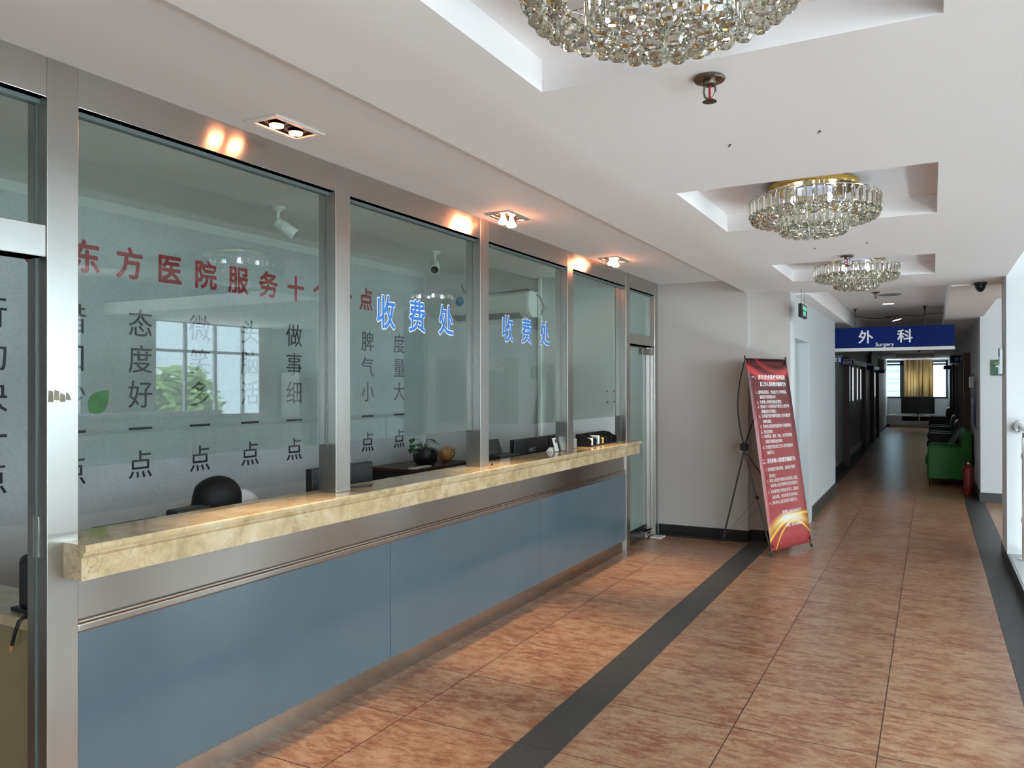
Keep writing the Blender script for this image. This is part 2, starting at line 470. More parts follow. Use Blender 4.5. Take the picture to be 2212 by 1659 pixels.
# ---------------------------------------------------------------- mesh builder
class MB:
    def __init__(self):
        self.v, self.f = [], []

    def add(self, vs, fs):
        k = len(self.v)
        self.v += [Vector(p) for p in vs]
        self.f += [tuple(i + k for i in q) for q in fs]
        return self

    def box(self, x0, x1, y0, y1, z0, z1):
        return self.add([(x0, y0, z0), (x1, y0, z0), (x1, y1, z0), (x0, y1, z0), (x0, y0, z1), (x1, y0, z1), (x1, y1, z1), (x0, y1, z1)],
                        [(0, 3, 2, 1), (4, 5, 6, 7), (0, 1, 5, 4), (1, 2, 6, 5), (2, 3, 7, 6), (3, 0, 4, 7)])

    def obox(self, c, ax, ay, az, hx, hy, hz):
        c, ax, ay, az = Vector(c), Vector(ax).normalized(), Vector(ay).normalized(), Vector(az).normalized()
        vs = []
        for sz in (-1, 1):
            for sx, sy in ((-1, -1), (1, -1), (1, 1), (-1, 1)):
                vs.append(c + ax * hx * sx + ay * hy * sy + az * hz * sz)
        return self.add(vs, [(0, 3, 2, 1), (4, 5, 6, 7), (0, 1, 5, 4), (1, 2, 6, 5), (2, 3, 7, 6), (3, 0, 4, 7)])

    def tube(self, pts, r, n=10, caps=True):
        pts = [Vector(p) for p in pts]
        rs = r if isinstance(r, (list, tuple)) else [r] * len(pts)
        k = len(self.v)
        prev = None
        for i, p in enumerate(pts):
            t = (pts[min(i + 1, len(pts) - 1)] - pts[max(i - 1, 0)]).normalized()
            if prev is None:
                a = t.orthogonal().normalized()
            else:
                a = (prev - t * prev.dot(t)).normalized()
            prev = a
            b = t.cross(a)
            for j in range(n):
                w = 2 * PI * j / n
                self.v.append(p + (a * math.cos(w) + b * math.sin(w)) * rs[i])
        for i in range(len(pts) - 1):
            for j in range(n):
                self.f.append((k + i * n + j, k + i * n + (j + 1) % n, k + (i + 1) * n + (j + 1) % n, k + (i + 1) * n + j))
        if caps:
            self.f.append(tuple(k + j for j in range(n))[::-1])
            self.f.append(tuple(k + (len(pts) - 1) * n + j for j in range(n)))
        return self

    def lathe(self, prof, c=(0, 0, 0), n=24, axis=None, sx=1, sy=1):
        """prof: (radius, height) pairs; axis: direction of height"""
        c = Vector(c)
        az = Vector(axis or (0, 0, 1)).normalized()
        ax = az.orthogonal().normalized() if axis else Vector((1, 0, 0))
        ay = az.cross(ax)
        k = len(self.v)
        for r, h in prof:
            for j in range(n):
                w = 2 * PI * j / n
                self.v.append(c + az * h + ax * (r * sx * math.cos(w)) + ay * (r * sy * math.sin(w)))
        for i in range(len(prof) - 1):
            for j in range(n):
                self.f.append((k + i * n + j, k + i * n + (j + 1) % n, k + (i + 1) * n + (j + 1) % n, k + (i + 1) * n + j))
        self.f.append(tuple(k + j for j in range(n))[::-1])
        self.f.append(tuple(k + (len(prof) - 1) * n + j for j in range(n)))
        return self

    def sphere(self, c, r, n=20, m=12, sx=1, sy=1, sz=1):
        prof = [(max(1e-4, math.sin(PI * i / m)) * r, -math.cos(PI * i / m) * r * sz) for i in range(m + 1)]
        return self.lathe(prof, c, n, None, sx, sy)

    def extrude(self, poly, d0, d1, axis='y'):
        """poly: list of (a,b); axis y -> (x,z) profile, x -> (y,z), z -> (x,y)"""
        k = len(poly)
        mk = {'y': lambda a, b, d: (a, d, b), 'x': lambda a, b, d: (d, a, b), 'z': lambda a, b, d: (a, b, d)}[axis]
        vs = [mk(a, b, d0) for a, b in poly] + [mk(a, b, d1) for a, b in poly]
        fs = [tuple(range(k))[::-1], tuple(range(k, 2 * k))]
        fs += [(i, (i + 1) % k, k + (i + 1) % k, k + i) for i in range(k)]
        return self.add(vs, fs)

    def mesh(self, name, off=(0, 0, 0), smooth=None):
        me = bpy.data.meshes.new(name)
        off = Vector(off)
        me.from_pydata([p - off for p in self.v], [], self.f)
        me.update()
        import bmesh
        bm = bmesh.new()
        bm.from_mesh(me)
        bmesh.ops.recalc_face_normals(bm, faces=bm.faces[:])
        bm.to_mesh(me)
        bm.free()
        if smooth is not None:
            for p in me.polygons:
                p.use_smooth = True
            me.set_sharp_from_angle(angle=math.radians(smooth))
        return me

    def build(self, name, m, parent=None, bevel=0.0, smooth=None, origin=None, seg=2):
        w = Vector((0, 0, 0))
        p = parent
        while p is not None:
            w += p.location
            p = p.parent
        if parent is None and origin is not None:
            w = Vector(origin)
        me = self.mesh(name, w, smooth)
        me.materials.append(m)
        o = bpy.data.objects.new(name, me)
        COL.objects.link(o)
        if parent is not None:
            o.parent = parent
        elif origin is not None:
            o.location = origin
        if bevel:
            b = o.modifiers.new('bevel', 'BEVEL')
            b.width = bevel
            b.segments = seg
            b.limit_method = 'ANGLE'
            b.angle_limit = math.radians(40)
        return o


def thing(name, label, cat, loc, group=None):
    o = bpy.data.objects.new(name, None)
    o.empty_display_size = 0.1
    COL.objects.link(o)
    o.location = loc
    o['label'] = label
    o['category'] = cat
    if group:
        o['group'] = group
    return o


def tag(o, label, cat, group=None):
    o['label'] = label
    o['category'] = cat
    if group:
        o['group'] = group
    return o


def struct(name, mb, m, **k):
    o = mb.build(name, m, **k)
    o['kind'] = 'structure'
    return o


def B(*a):
    return MB().box(*a)


def copy_tree(o, parent=None):
    c = o.copy()
    COL.objects.link(c)
    if parent is not None:
        c.parent = parent
    for ch in list(o.children):
        copy_tree(ch, c)
    return c


# ---------------------------------------------------------------- lettering
_tc = bpy.data.curves.new('lettering_source', 'FONT')
_to = bpy.data.objects.new('lettering_source', _tc)
COL.objects.link(_to)
_cache = {}


def glyphs(body):
    key = body
    if key not in _cache:
        _tc.body = body
        _tc.resolution_u = 3
        dg = bpy.context.evaluated_depsgraph_get()
        dg.update()
        ev = _to.evaluated_get(dg)
        me = ev.to_mesh()
        _cache[key] = ([(v.co.x, v.co.y) for v in me.vertices], [tuple(p.vertices) for p in me.polygons])
        ev.to_mesh_clear()
    return _cache[key]


def put_text(mb, body, o, ex, ey, w, h, bold=0.0, fit=None):
    """lay one line of lettering: o = lower left corner of its em box, ex/ey = unit directions, w = width of one full-width character
    (or of the whole line when fit is set), h = height of the em box"""
    vs, fs = glyphs(body)
    if not vs:
        return
    o, ex, ey = Vector(o), Vector(ex), Vector(ey)
    if bold:
        # heavier strokes: the same outline laid again around itself
        k = len(vs)
        shifts = [(bold * math.cos(PI * q / 4), bold * math.sin(PI * q / 4)) for q in range(8)] if bold > .015 else [(-bold, 0), (bold, 0), (0, bold), (0, -bold)]
        fs = [tuple(i + k * r for i in f) for r in range(len(shifts)) for f in fs]
        vs = [(x + a, y + b) for a, b in shifts for x, y in vs]
    nz = ex.cross(ey).normalized() * .00015
    lay = len(vs) // (len(shifts) if bold else 1)
    k = fit / (max(v[0] for v in vs) - min(v[0] for v in vs)) if fit else w
    x0 = min(v[0] for v in vs) if fit else 0.0
    mb.add([o + ex * ((x - x0) * k) + ey * ((y + 0.12) * h) + nz * (i // lay) for i, (x, y) in enumerate(vs)], fs)


def put_char(mb, ch, c, ex, ey, w, h, bold=0.0):
    put_text(mb, ch, Vector(c) - Vector(ex) * w * 0.5 - Vector(ey) * h * 0.5, ex, ey, w, h, bold)


def thicken(mb, nrm, t):
    """give flat lettering a real thickness along nrm"""
    k = len(mb.v)
    nrm = Vector(nrm) * t
    base, fs = list(mb.v), list(mb.f)
    mb.v += [p + nrm for p in base]
    mb.f += [tuple(i + k for i in q) for q in fs]
    from collections import Counter
    cnt = Counter()
    for q in fs:
        for i in range(len(q)):
            cnt[frozenset((q[i], q[(i + 1) % len(q)]))] += 1
    for e, c in cnt.items():
        if c == 1:
            a, b = tuple(e)
            mb.f.append((a, b, b + k, a + k))
    return mb


def holed(mb, x0, x1, y0, y1, z, holes):
    xs = sorted({x0, x1, *[h[0] for h in holes], *[h[1] for h in holes]})
    ys = sorted({y0, y1, *[h[2] for h in holes], *[h[3] for h in holes]})
    for a, b in zip(xs, xs[1:]):
        for c, d in zip(ys, ys[1:]):
            mx, my = (a + b) / 2, (c + d) / 2
            if any(h[0] < mx < h[1] and h[2] < my < h[3] for h in holes):
                continue
            mb.add([(a, c, z), (b, c, z), (b, d, z), (a, d, z)], [(0, 1, 2, 3)])


def recess(mb, x0, x1, y0, y1, z0, z1):
    """four sides and a lid above an opening"""
    mb.add([(x0, y0, z0), (x1, y0, z0), (x1, y1, z0), (x0, y1, z0), (x0, y0, z1), (x1, y0, z1), (x1, y1, z1), (x0, y1, z1)],
           [(4, 5, 6, 7), (0, 1, 5, 4), (1, 2, 6, 5), (2, 3, 7, 6), (3, 0, 4, 7)])


# ================================================================ SETTING
ZM, ZS, ZT = 2.505, 2.64, 2.79     # main ceiling, side strip, booth tray
YE = 33.5
# floors
fl = MB()
fl.box(-4.9, 0.62, YB, 12.3, -0.2, 0)
fl.box(-4.9, 0.62, 12.3, YE + 0.1, -0.2, 0)
fl.box(0.62, XW + 0.1, 8.6, 13.0, -0.2, 0)
fl.box(4.2, XW + 0.1, YB, 8.6, -0.2, 0)
struct('floor', fl, M['tile'])
struct('floor_lower', B(0.62, XW + .1, YB, 8.6, -3.7, -3.5), M['grey_stone'])
struct('trim_1', B(-1.605, -1.405, YB, 8.19, -0.002, 0.0025), M['granite'])
struct('trim_2', MB().box(0.395, 0.625, YB, 12.25, -0.002, 0.0025), M['granite'])
struct('trim_3', MB().box(-2.6, -1.605, 7.98, 8.1, -0.002, 0.0025), M['granite'])
struct('trim_4', MB().box(-1.5, -1.32, 12.4, YE, -0.002, 0.0025).box(0.41, 0.58, 12.25, YE, -0.002, 0.0025), M['granite'])
struct('trim_5', MB().box(0.57, 0.80, YB, 8.62, -0.35, 0.118), M['black_stone'])
struct('trim_6', MB().box(0.585, 0.80, YB, 7.949, 0.118, 0.121), M['grey_stone'])
struct('trim_7', MB().box(4.2, 4.4, YB, 8.6, -0.3, 0.1), M['black_stone'])

# ceilings
COFF = [(1.17, 2.27), (3.77, 4.87), (6.37, 7.47)]
LAMPS = [(-2.365, 2.44), (-2.372, 4.385), (-2.385, 6.31)]
mc = MB()
holed(mc, -1.65, 0.575, YB, 8.43, ZM, [(-1.10, 0.03, a, b) for a, b in COFF])
for a, b in COFF:
    recess(mc, -1.10, 0.03, a, b, ZM, 2.607)
mc.add([(-1.65, YB, ZM), (-1.65, 8.43, ZM), (-1.65, 8.43, ZS + .05), (-1.65, YB, ZS + .05)], [(0, 1, 2, 3)])
mc.add([(0.575, YB, ZM), (0.575, 7.95, ZM), (0.575, 7.95, 3.3), (0.575, YB, 3.3)], [(0, 1, 2, 3)])
mc.add([(-1.65, 8.43, ZM), (0.575, 8.43, ZM), (0.575, 8.43, 2.75), (-1.65, 8.43, 2.75)], [(0, 1, 2, 3)])
struct('ceiling', mc, M['ceil'])
cs = MB()
holed(cs, -3.52, -1.65, YB, 8.12, ZS, [(x - .062, x + .062, y - .122, y + .122) for x, y in LAMPS])
cs.add([(-3.52, YB, ZS), (-3.52, 7.1, ZS), (-3.52, 7.1, ZT), (-3.52, YB, ZT)], [(0, 1, 2, 3)])
struct('ceiling_side', cs, M['ceil'])
struct('ceiling_booth', B(-4.9, -3.5, YB, 8.1, ZT, ZT + .1), M['ceil'])
roof = MB()
for a in ((-5.1, SKY[0], YB - .1, YE + .3), (SKY[1], XW + .2, YB - .1, YE + .3), (SKY[0], SKY[1], YB - .1, SKY[2]), (SKY[0], SKY[1], SKY[3], YE + .3)):
    roof.box(*a, 3.3, 3.5)
struct('light_seal_roof', roof, M['ceil'])  # unseen slab, added so daylight enters only through the openings
struct('light_seal_wall', B(-5.1, -4.95, YB - .1, YE + .2, -.2, 3.3), M['white'])  # unseen shell, added to stop sky light leaking in above the walls
sl = MB()
for q in range(7):
    y = SKY[2] + (SKY[3] - SKY[2]) * q / 6
    sl.box(SKY[0], SKY[1], y - .04, y + .04, 3.32, 3.42)
for q in range(5):
    x = SKY[0] + (SKY[1] - SKY[0]) * q / 4
    sl.box(x - .04, x + .04, SKY[2], SKY[3], 3.32, 3.42)
so_ = struct('window_7', sl, M['white'])  # bars of the added roof opening
B(SKY[0], SKY[1], SKY[2], SKY[3], 3.43, 3.436).build('window_pane', M['winglass'], parent=so_)
# corridor ceiling: two soffit strips and a raised tray
cc = MB()
cc.box(-1.6, -1.10, 8.43, 20.6, 2.49, 2.9)
cc.box(0.165, 0.62, 8.43, 20.6, 2.49, 2.9)
cc.box(-1.10, 0.165, 8.43, 20.0, 2.70, 2.9)
cc.box(-1.10, 0.165, 20.0, 20.6, 2.49, 2.9)
cc.box(-1.6, -1.1, 20.6, YE, 2.56, 2.9)
cc.box(0.1, 0.62, 20.6, YE, 2.56, 2.9)
cc.box(-1.10, 0.1, 20.6, 31.0, 2.70, 2.9)
cc.box(-1.10, 0.1, 31.0, YE, 2.56, 2.9)
struct('ceiling_corridor', cc, M['ceil'])
struct('ceiling_landing', MB().box(0.62, XW, 8.0, 13.0, 2.72, 2.9), M['ceil'])

# walls
struct('wall_left', MB().box(-4.9, -1.63, 8.1, 8.6, 0, 3.3), M['wall'])
struct('wall_recess', MB().box(-1.63, -1.2405, 8.195, 8.249, 0, 2.8), M['wall'])
DY0, DY1, DZ = 8.36, 9.52, 2.11
cl = MB().box(-1.36, -1.24, 8.25, DY0, 0, 2.8).box(-1.36, -1.24, DY1, 12.36, 0, 2.8).box(-1.36, -1.24, DY0, DY1, DZ, 2.8)
struct('wall_corridor_near', cl, M['white'])
struct('wall_corridor_left', MB().box(-1.62, -1.5, 12.3, YE, 0, 2.8), M['corridor_shade'])
struct('wall_corridor_right', MB().box(0.58, 0.70, 12.25, YE, 0, 3.3), M['white'])
struct('wall_right', MB().box(0.70, XW, 12.25, 12.4, 0, 3.3), M['white'])
struct('wall_behind_door', B(-2.6, -2.5, 8.3, 10.2, 0, 2.8).box(-2.5, -1.36, 10.1, 10.2, 0, 2.8), M['white'])
struct('wall_column', B(0.57, 1.10, 7.95, 8.45, 0.118, 3.3), M['white'])
ew = MB()
ex0, ex1, ez0, ez1 = -1.58, 0.55, 1.08, 2.52
ew.box(-1.7, 0.7, YE, YE + .15, 0, ez0).box(-5, 0.7, YE, YE + .15, ez1, 3.3).box(-1.7, ex0, YE, YE + .15, ez0, ez1).box(ex1, .7, YE, YE + .15, ez0, ez1)
struct('wall_end', ew, M['white'])
struct('wall_booth_back', B(-4.92, -4.82, YB, 8.1, 0, 3.0), M['boothwall'])
struct('wall_booth_far', B(-4.9, -2.66, 7.04, 7.14, 0, 2.79), M['boothwall'])
struct('wall_booth_near', B(-4.9, -2.6, -0.3, -0.2, 0, 2.79), M['door_grey'])  # unseen wall, coloured dark so the steel posts reflect less light
struct('wall_left_near', B(-2.66, -2.54, YB, 0.3, 0, 2.64), M['wall'])
struct('wall_behind', MB().box(-5, XW, YB - .12, YB, -3.6, 0.6).box(-5, XW, YB - .12, YB, 2.8, 3.3).box(-5, 2.5, YB - .12, YB, .6, 2.8).box(5.9, XW, YB - .12, YB, .6, 2.8), M['white'])
ww = MB().box(XW, XW + .15, YB, 13, LWZ1, WZ0).box(XW, XW + .15, YB, -4.2, -3.6, LWZ1).box(XW, XW + .15, 8.2, 13, -3.6, LWZ1).box(XW, XW + .15, -4.2, 8.2, -3.6, LWZ0).box(XW, XW + .15, YB, 13, WZ1, 3.3)
ed = [YB] + [q for b in BAYS for q in b] + [13]
for i in range(0, len(ed), 2):
    ww.box(XW, XW + .15, ed[i], ed[i + 1], WZ0, WZ1)
struct('wall_windows', ww, M['white'])
struct('wall_atrium', MB().box(0.62, XW, 8.45, 8.6, -3.5, -0.2).box(0.62, .75, YB, 8.6, -3.5, -.2), M['white'])


def window(name, axis, p, a0, a1, z0, z1, mull, rails, m, g, t=0.05, d=0.06):
    mb = MB()
    bars = [(a0, a0 + t, z0, z1), (a1 - t, a1, z0, z1), (a0, a1, z0, z0 + t), (a0, a1, z1 - t, z1)]
    bars += [(q - t / 2, q + t / 2, z0, z1) for q in mull] + [(a0, a1, q - t / 2, q + t / 2) for q in rails]
    for b0, b1, c0, c1 in bars:
        if axis == 'x':
            mb.box(p, p + d, b0, b1, c0, c1)
        else:
            mb.box(b0, b1, p, p + d, c0, c1)
    o = struct(name, mb, m)
    gm = B(p + d / 2, p + d / 2 + .005, a0, a1, z0, z1) if axis == 'x' else B(a0, a1, p + d / 2, p + d / 2 + .005, z0, z1)
    gm.build('window_pane', g, parent=o)
    return o


k = 1
for a, b in BAYS:
    window('window_%d' % k, 'x', XW + .02, a, b, WZ0, WZ1, [a + (b - a) * q for q in (.25, .5, .75)], [2.2], M['grey_frame'], M['winglass'])
    k += 1
window('window_5', 'y', YB - .08, 2.5, 5.9, .6, 2.8, [3.6, 4.75], [2.1], M['grey_frame'], M['winglass'])
window('window_6', 'y', YE + .03, ex0, ex1, ez0, ez1, [-1.02, -.95, .04], [2.38], M['win_frame'], M['winglass'], .07)

window('window_8', 'x', XW + .02, -4.2, 8.2, LWZ0, LWZ1, [-4.2 + 1.55 * q for q in range(1, 8)], [-1.8], M['grey_frame'], M['winglass'])  # added for uplight through the stairwell

# baseboards
struct('baseboard_left', MB().box(-2.55, -1.615, 8.085, 8.1, 0, .105).box(-1.63, -1.615, 8.085, 8.195, 0, .105).box(-1.615, -1.24, 8.18, 8.195, 0, .105), M['black_stone'], bevel=.002)
struct('baseboard_corridor', MB().box(-1.24, -1.222, DY1 + .13, 12.37, 0, .15).box(-1.5, -1.485, 12.4, YE, 0, .12), M['granite'])
struct('baseboard_right', MB().box(0.565, 0.58, 12.235, YE, 0, .13).box(0.58, XW, 12.235, 12.25, 0, .13), M['granite'])
struct('baseboard_end', MB().box(-1.5, .58, YE - .015, YE, 0, .12), M['granite'])

# side door in the corridor wall
d1 = struct('door_1', MB().box(-1.36, -1.33, DY0 + .06, DY1 - .06, 0.01, DZ - .06), M['door_pale'])
B(-1.33, -1.327, DY0 + .30, DY0 + .42, 0.02, DZ - .1).build('film_strip', M['door_blue'], parent=d1)
for z in (.35, 1.15, 1.78):
    MB().box(-1.33, -1.318, DY0 + .44, DY0 + .52, z - .06, z + .06).build('door_hinge', M['door_pale'], parent=d1, bevel=.002)
B(-1.327, -1.30, DY0 + .33, DY0 + .42, DZ - .2, DZ - .12).build('door_closer', M['black'], parent=d1)
fr = MB()
fr.box(-1.34, -1.222, DY1 - .06, DY1 + .13, 0, DZ + .10).box(-1.34, -1.222, DY0 - .10, DY0 + .06, 0, DZ + .10).box(-1.34, -1.222, DY0 + .06, DY1 - .06, DZ - .06, DZ + .10)
struct('trim_8', fr, M['white'], bevel=.004)


# ================================================================ GLAZED SERVICE SCREEN AND COUNTER
XF = -2.543
XB = XF - 0.108
XG = -2.598
POSTS = [1.545, 2.953, 4.337, 5.703, 7.058]
PW = 0.108
CT = 1.045
scr = thing('service_screen', 'steel framed glass screen with clear panes standing along the cashier counter', 'glass screen', (-2.6, 4.3, 0))
p1 = None
for i, y in enumerate(POSTS + [7.935]):
    z0 = 0.0 if i in (0, 4, 5) else CT
    w = PW if i != 5 else .095
    p = B(XB, XF, y, y + w, z0, ZS).build('post', M['steel_v'], parent=scr, bevel=.0025)
    B(XG - .003, XG + .003, y - .006, y, z0 + .02 if i not in (1, 2, 3) else CT + .23, 2.505).build('glazing_bead', M['seal'], parent=p)
    if i == 0:
        p1 = p
# header beams between the posts
spans = [(0.35, POSTS[0])] + [(POSTS[i] + PW, POSTS[i + 1]) for i in range(4)] + [(POSTS[4] + PW, 7.935)]
for a, b in spans:
    h = B(XB, XF - .001, a, b, 2.507, ZS).build('header_beam', M['steel'], parent=scr, bevel=.002)
    B(XG - .016, XG + .016, a, b, 2.492, 2.507).build('glazing_channel', M['seal'], parent=h)
for a, b, z0, z1 in ((0.35, POSTS[0], 1.985, 2.09), (POSTS[4] + PW, 7.935, 1.972, 2.068)):
    B(XB, XF - .004, a, b, z0, z1).build('transom_rail', M['steel'], parent=scr, bevel=.003)
# strike plate and tape scraps on the first post
B(XB + .035, XB + .065, POSTS[0] - .003, POSTS[0], 1.0, 1.135).build('strike_plate', M['chrome'], parent=p1, bevel=.001)
tp = MB()
for q in range(4):
    yy = 1.548 + .02 * q
    zz = 1.512 + .006 * (q % 2)
    tp.add([(XF + .0006, yy, zz), (XF + .0006, yy + .019, zz - .002), (XF + .0006, yy + .017 - .003 * (q == 3), zz + .034 - .006 * q), (XF + .0006, yy + .002, zz + .038 - .004 * q)], [(0, 1, 2, 3)])
tp.build('tape_residue', M['tape'], parent=p1)
# panes
panes = []
for i, (a, b) in enumerate([(POSTS[j] + PW, POSTS[j + 1]) for j in range(4)]):
    panes.append(B(XG - .004, XG + .004, a + .002, b - .002, CT + .238, 2.5).build('glass_pane', M['glass'], parent=scr))
B(XG - .004, XG + .004, .35, POSTS[0] - .002, 2.09, 2.5).build('glass_pane', M['glass'], parent=scr)
B(XG - .004, XG + .004, POSTS[4] + PW, 7.93, 2.068, 2.5).build('glass_pane', M['frosted'], parent=scr)
for y, z in ((6.86, 1.42), (6.86, 1.52)):
    MB().lathe([(.012, 0), (.012, .012), (.004, .016)], (XG + .004, y, z), 12, (1, 0, 0)).build('glass_bolt', M['chrome'], parent=panes[3], smooth=30)
    MB().lathe([(.012, 0), (.012, .012), (.004, .016)], (XG + .004, y - .17, z), 12, (1, 0, 0)).build('glass_bolt', M['chrome'], parent=panes[3], smooth=30)
# blue lettering on the glass
EXY, EZ = (0, 1, 0), (0, 0, 1)
for pane, cs_ in ((panes[1], (3.415, 3.708, 4.012)), (panes[2], (4.793, 5.085, 5.388))):
    for ch, yc in zip('收费处', cs_):
        mb = MB()
        put_char(mb, ch, (XG + .0043, yc, 1.963), EXY, EZ, .172, .192, .045)
        mb.build('lettering_outline', M['white_text'], parent=pane)
        mb = MB()
        put_char(mb, ch, (XG + .0060, yc, 1.963), EXY, EZ, .172, .192, .016)
        mb.build('lettering', M['blue_text'], parent=pane)

# frosted door in the last bay
fd = thing('frosted_door', 'narrow frosted glass door at the far end of the cashier counter', 'door', (-2.61, 7.55, 0))
DGX = XG - .02
B(DGX - .006, DGX + .006, 7.18, 7.83, .14, 1.955).build('frosted_glass_panel', M['frosted'], parent=fd)
B(DGX - .02, DGX + .02, 7.83, 7.93, .012, 1.96).build('door_stile', M['steel_v'], parent=fd, bevel=.002)
B(DGX - .02, DGX + .02, 7.17, 7.83, .012, .14).build('bottom_rail', M['black_stone'], parent=fd)
B(DGX + .006, DGX + .05, 7.62, 7.92, 1.885, 1.945).build('door_closer', M['bronze'], parent=fd, bevel=.004)
B(DGX - .03, DGX + .05, 7.70, 7.93, .012, .075).build('floor_pivot', M['steel'], parent=fd, bevel=.003)
tag(MB().box(-2.56, -2.44, 7.80, 7.95, 0.0, .012).build('folded_cloth', M['paper'], bevel=.004), 'small white folded cloth on the floor under the frosted door', 'cloth')

# counter base
cb = thing('counter_base', 'long steel counter front with blue grey panels under the marble top', 'counter', (-2.6, 4.3, 0))
CY0, CY1 = POSTS[0] + PW, POSTS[4]
for a, b in ((CY0, 3.397), (3.401, 5.213), (5.217, CY1)):
    B(XF - .03, XF - .008, a, b, .108, .728).build('blue_panel', M['blue_panel'], parent=cb, bevel=.0015)
B(XF - .03, XF - .004, CY0, CY1, .728, .757).build('trim_rail', M['steel'], parent=cb, bevel=.006)
MB().tube([(XF - .004, CY0, .765), (XF - .004, CY1, .765)], .006, 8).build('beading', M['steel'], parent=cb, smooth=40)
B(XF - .03, XF - .012, CY0, CY1, .757, .926).build('steel_band', M['steel'], parent=cb)
B(XF - .03, XF - .022, CY0, 6.18, .0, .108).build('kick_plate', M['steel'], parent=cb)
B(XF - .03, XF - .022, 6.183, CY1, .0, .108).build('kick_plate', M['steel'], parent=cb)
B(XB, XF - .03, CY0, CY1, .0, .926).build('carcass', M['desk_wood'], parent=cb)

# marble worktop
prof = [(XF, .926), (-2.447, .926), (-2.447, 1.000), (-2.440, 1.004), (-2.436, 1.012), (-2.438, 1.018), (-2.427, 1.020), (-2.424, 1.026), (-2.424, 1.040), (-2.428, CT), (XF, CT)]
mt = MB().extrude(prof, 1.60, 7.155)
mt.box(-2.705, XF, CY0 + .001, CY1 - .001, 1.010, CT)
mt.box(XB + .002, XF, CY0 + .001, CY1 - .001, .927, 1.010)
tag(mt.build('marble_countertop', M['marble'], origin=(-2.5, 4.3, .926), smooth=35), 'cream marble countertop with moulded edge running along the glass screen', 'countertop')

# ================================================================ BOOTH
mu = thing('slogan_poster', 'speckled grey wall poster with red heading and black slogan columns behind the glass', 'wall poster', (-4.81, 4.5, 1.7))
mu['kind'] = 'thing'
B(-4.82, -4.806, 0.6, 6.99, .742, 2.722).build('poster_panel', M['mural'], parent=mu)
MX = -4.8052
for i, ch in enumerate('东方医院服务十个一点'):
    hd = MB()
    put_char(hd, ch, (MX, 3.17 + .3165 * i, 2.402), EXY, EZ, .212, .222, .028)
    hd.build('heading_lettering', M['red_text'], parent=mu)
hd = MB()
hd.add([(MX, 2.76, 2.36), (MX, 2.80, 2.31), (MX, 2.84, 2.36), (MX, 2.80, 2.41)], [(0, 1, 2, 3)])
thicken(hd, (1, 0, 0), .003).build('heading_lettering', M['red_text'], parent=mu)
rows = (2.0, 1.752, 1.512, 1.274, 1.03)
for yc, s in ((2.59, '行动快一点'), (3.08, '借口少一点'), (3.568, '态度好一点'), (4.067, '微笑多一点'), (4.554, '头脑活一点'), (5.048, '做事细一点'), (6.04, '脾气小一点'), (6.549, '度量大一点')):
    for zc, ch in zip(rows, s):
        tx = MB()
        put_char(tx, ch, (MX, yc, zc), EXY, EZ, .198, .205)
        thicken(tx, (1, 0, 0), .003).build('slogan_character', M['black_text'], parent=mu)
lfm = MB()
n_ = 14
ou = []
for q in range(n_ + 1):
    t = q / n_
    ou.append((t, .34 * math.sin(PI * t ** .8)))
pl = [(t, h) for t, h in ou] + [(t, -h) for t, h in ou[::-1][1:-1]]
ca, sa = math.cos(.82), math.sin(.82)
lfm.add([(MX, 3.263 + ((t - .5) * ca - h * sa) * .2, 1.467 + ((t - .5) * sa + h * ca) * .2) for t, h in pl], [tuple(range(len(pl)))])
thicken(lfm, (1, 0, 0), .003).build('leaf_motif', M['leaf_print'], parent=mu)

# air conditioner on the far booth wall
ac = thing('wall_air_conditioner', 'cream split air conditioner mounted high on the far wall inside the booth', 'air conditioner', (-3.9, 7.04, 2.37))
pr_ = [(6.845, 2.29), (6.83, 2.33), (6.835, 2.47), (6.86, 2.495), (7.038, 2.495), (7.038, 2.255), (6.92, 2.245)]
MB().extrude(pr_, -4.36, -3.50, 'x').build('housing', M['cream_plastic'], parent=ac, bevel=.006)
pr2 = [(6.843, 2.285), (6.825, 2.33), (6.83, 2.475), (6.86, 2.50), (7.038, 2.50), (7.038, 2.25), (6.92, 2.24)]
MB().extrude(pr2, -3.50, -3.455, 'x').build('end_cap', M['white_plastic'], parent=ac, bevel=.006)
MB().obox((-3.95, 6.882, 2.262), (1, 0, 0), (0, .86, -.5), (0, .5, .86), .38, .045, .004).build('air_flap', M['grey_plastic'], parent=ac)
MB().lathe([(.05, 0), (.05, .003)], (-4.25, 6.833, 2.43), 20, (0, -1, 0)).build('round_sticker', M['book_blue'], parent=ac)
cab = MB().tube([(-4.3, 6.95, 2.62), (-4.28, 6.95, 2.55), (-4.2, 6.92, 2.51), (-3.9, 6.95, 2.505), (-3.55, 6.98, 2.53), (-3.42, 7.0, 2.45), (-3.38, 7.01, 2.35), (-3.42, 7.02, 2.27), (-3.46, 7.02, 2.26)], .008, 8)
cab.build('power_cable', M['grey_plastic'], parent=ac, smooth=60)
tag(B(-3.45, -3.415, 7.005, 7.04, 0.8, 2.64).build('cable_duct', M['white_plastic'], bevel=.004), 'white vertical cable duct on the far booth wall beside the air conditioner', 'cable duct')
tag(B(-4.33, -4.27, 7.02, 7.04, 2.6, 2.67).build('wall_socket', M['cream_plastic'], bevel=.004), 'small cream power socket above the air conditioner', 'socket')


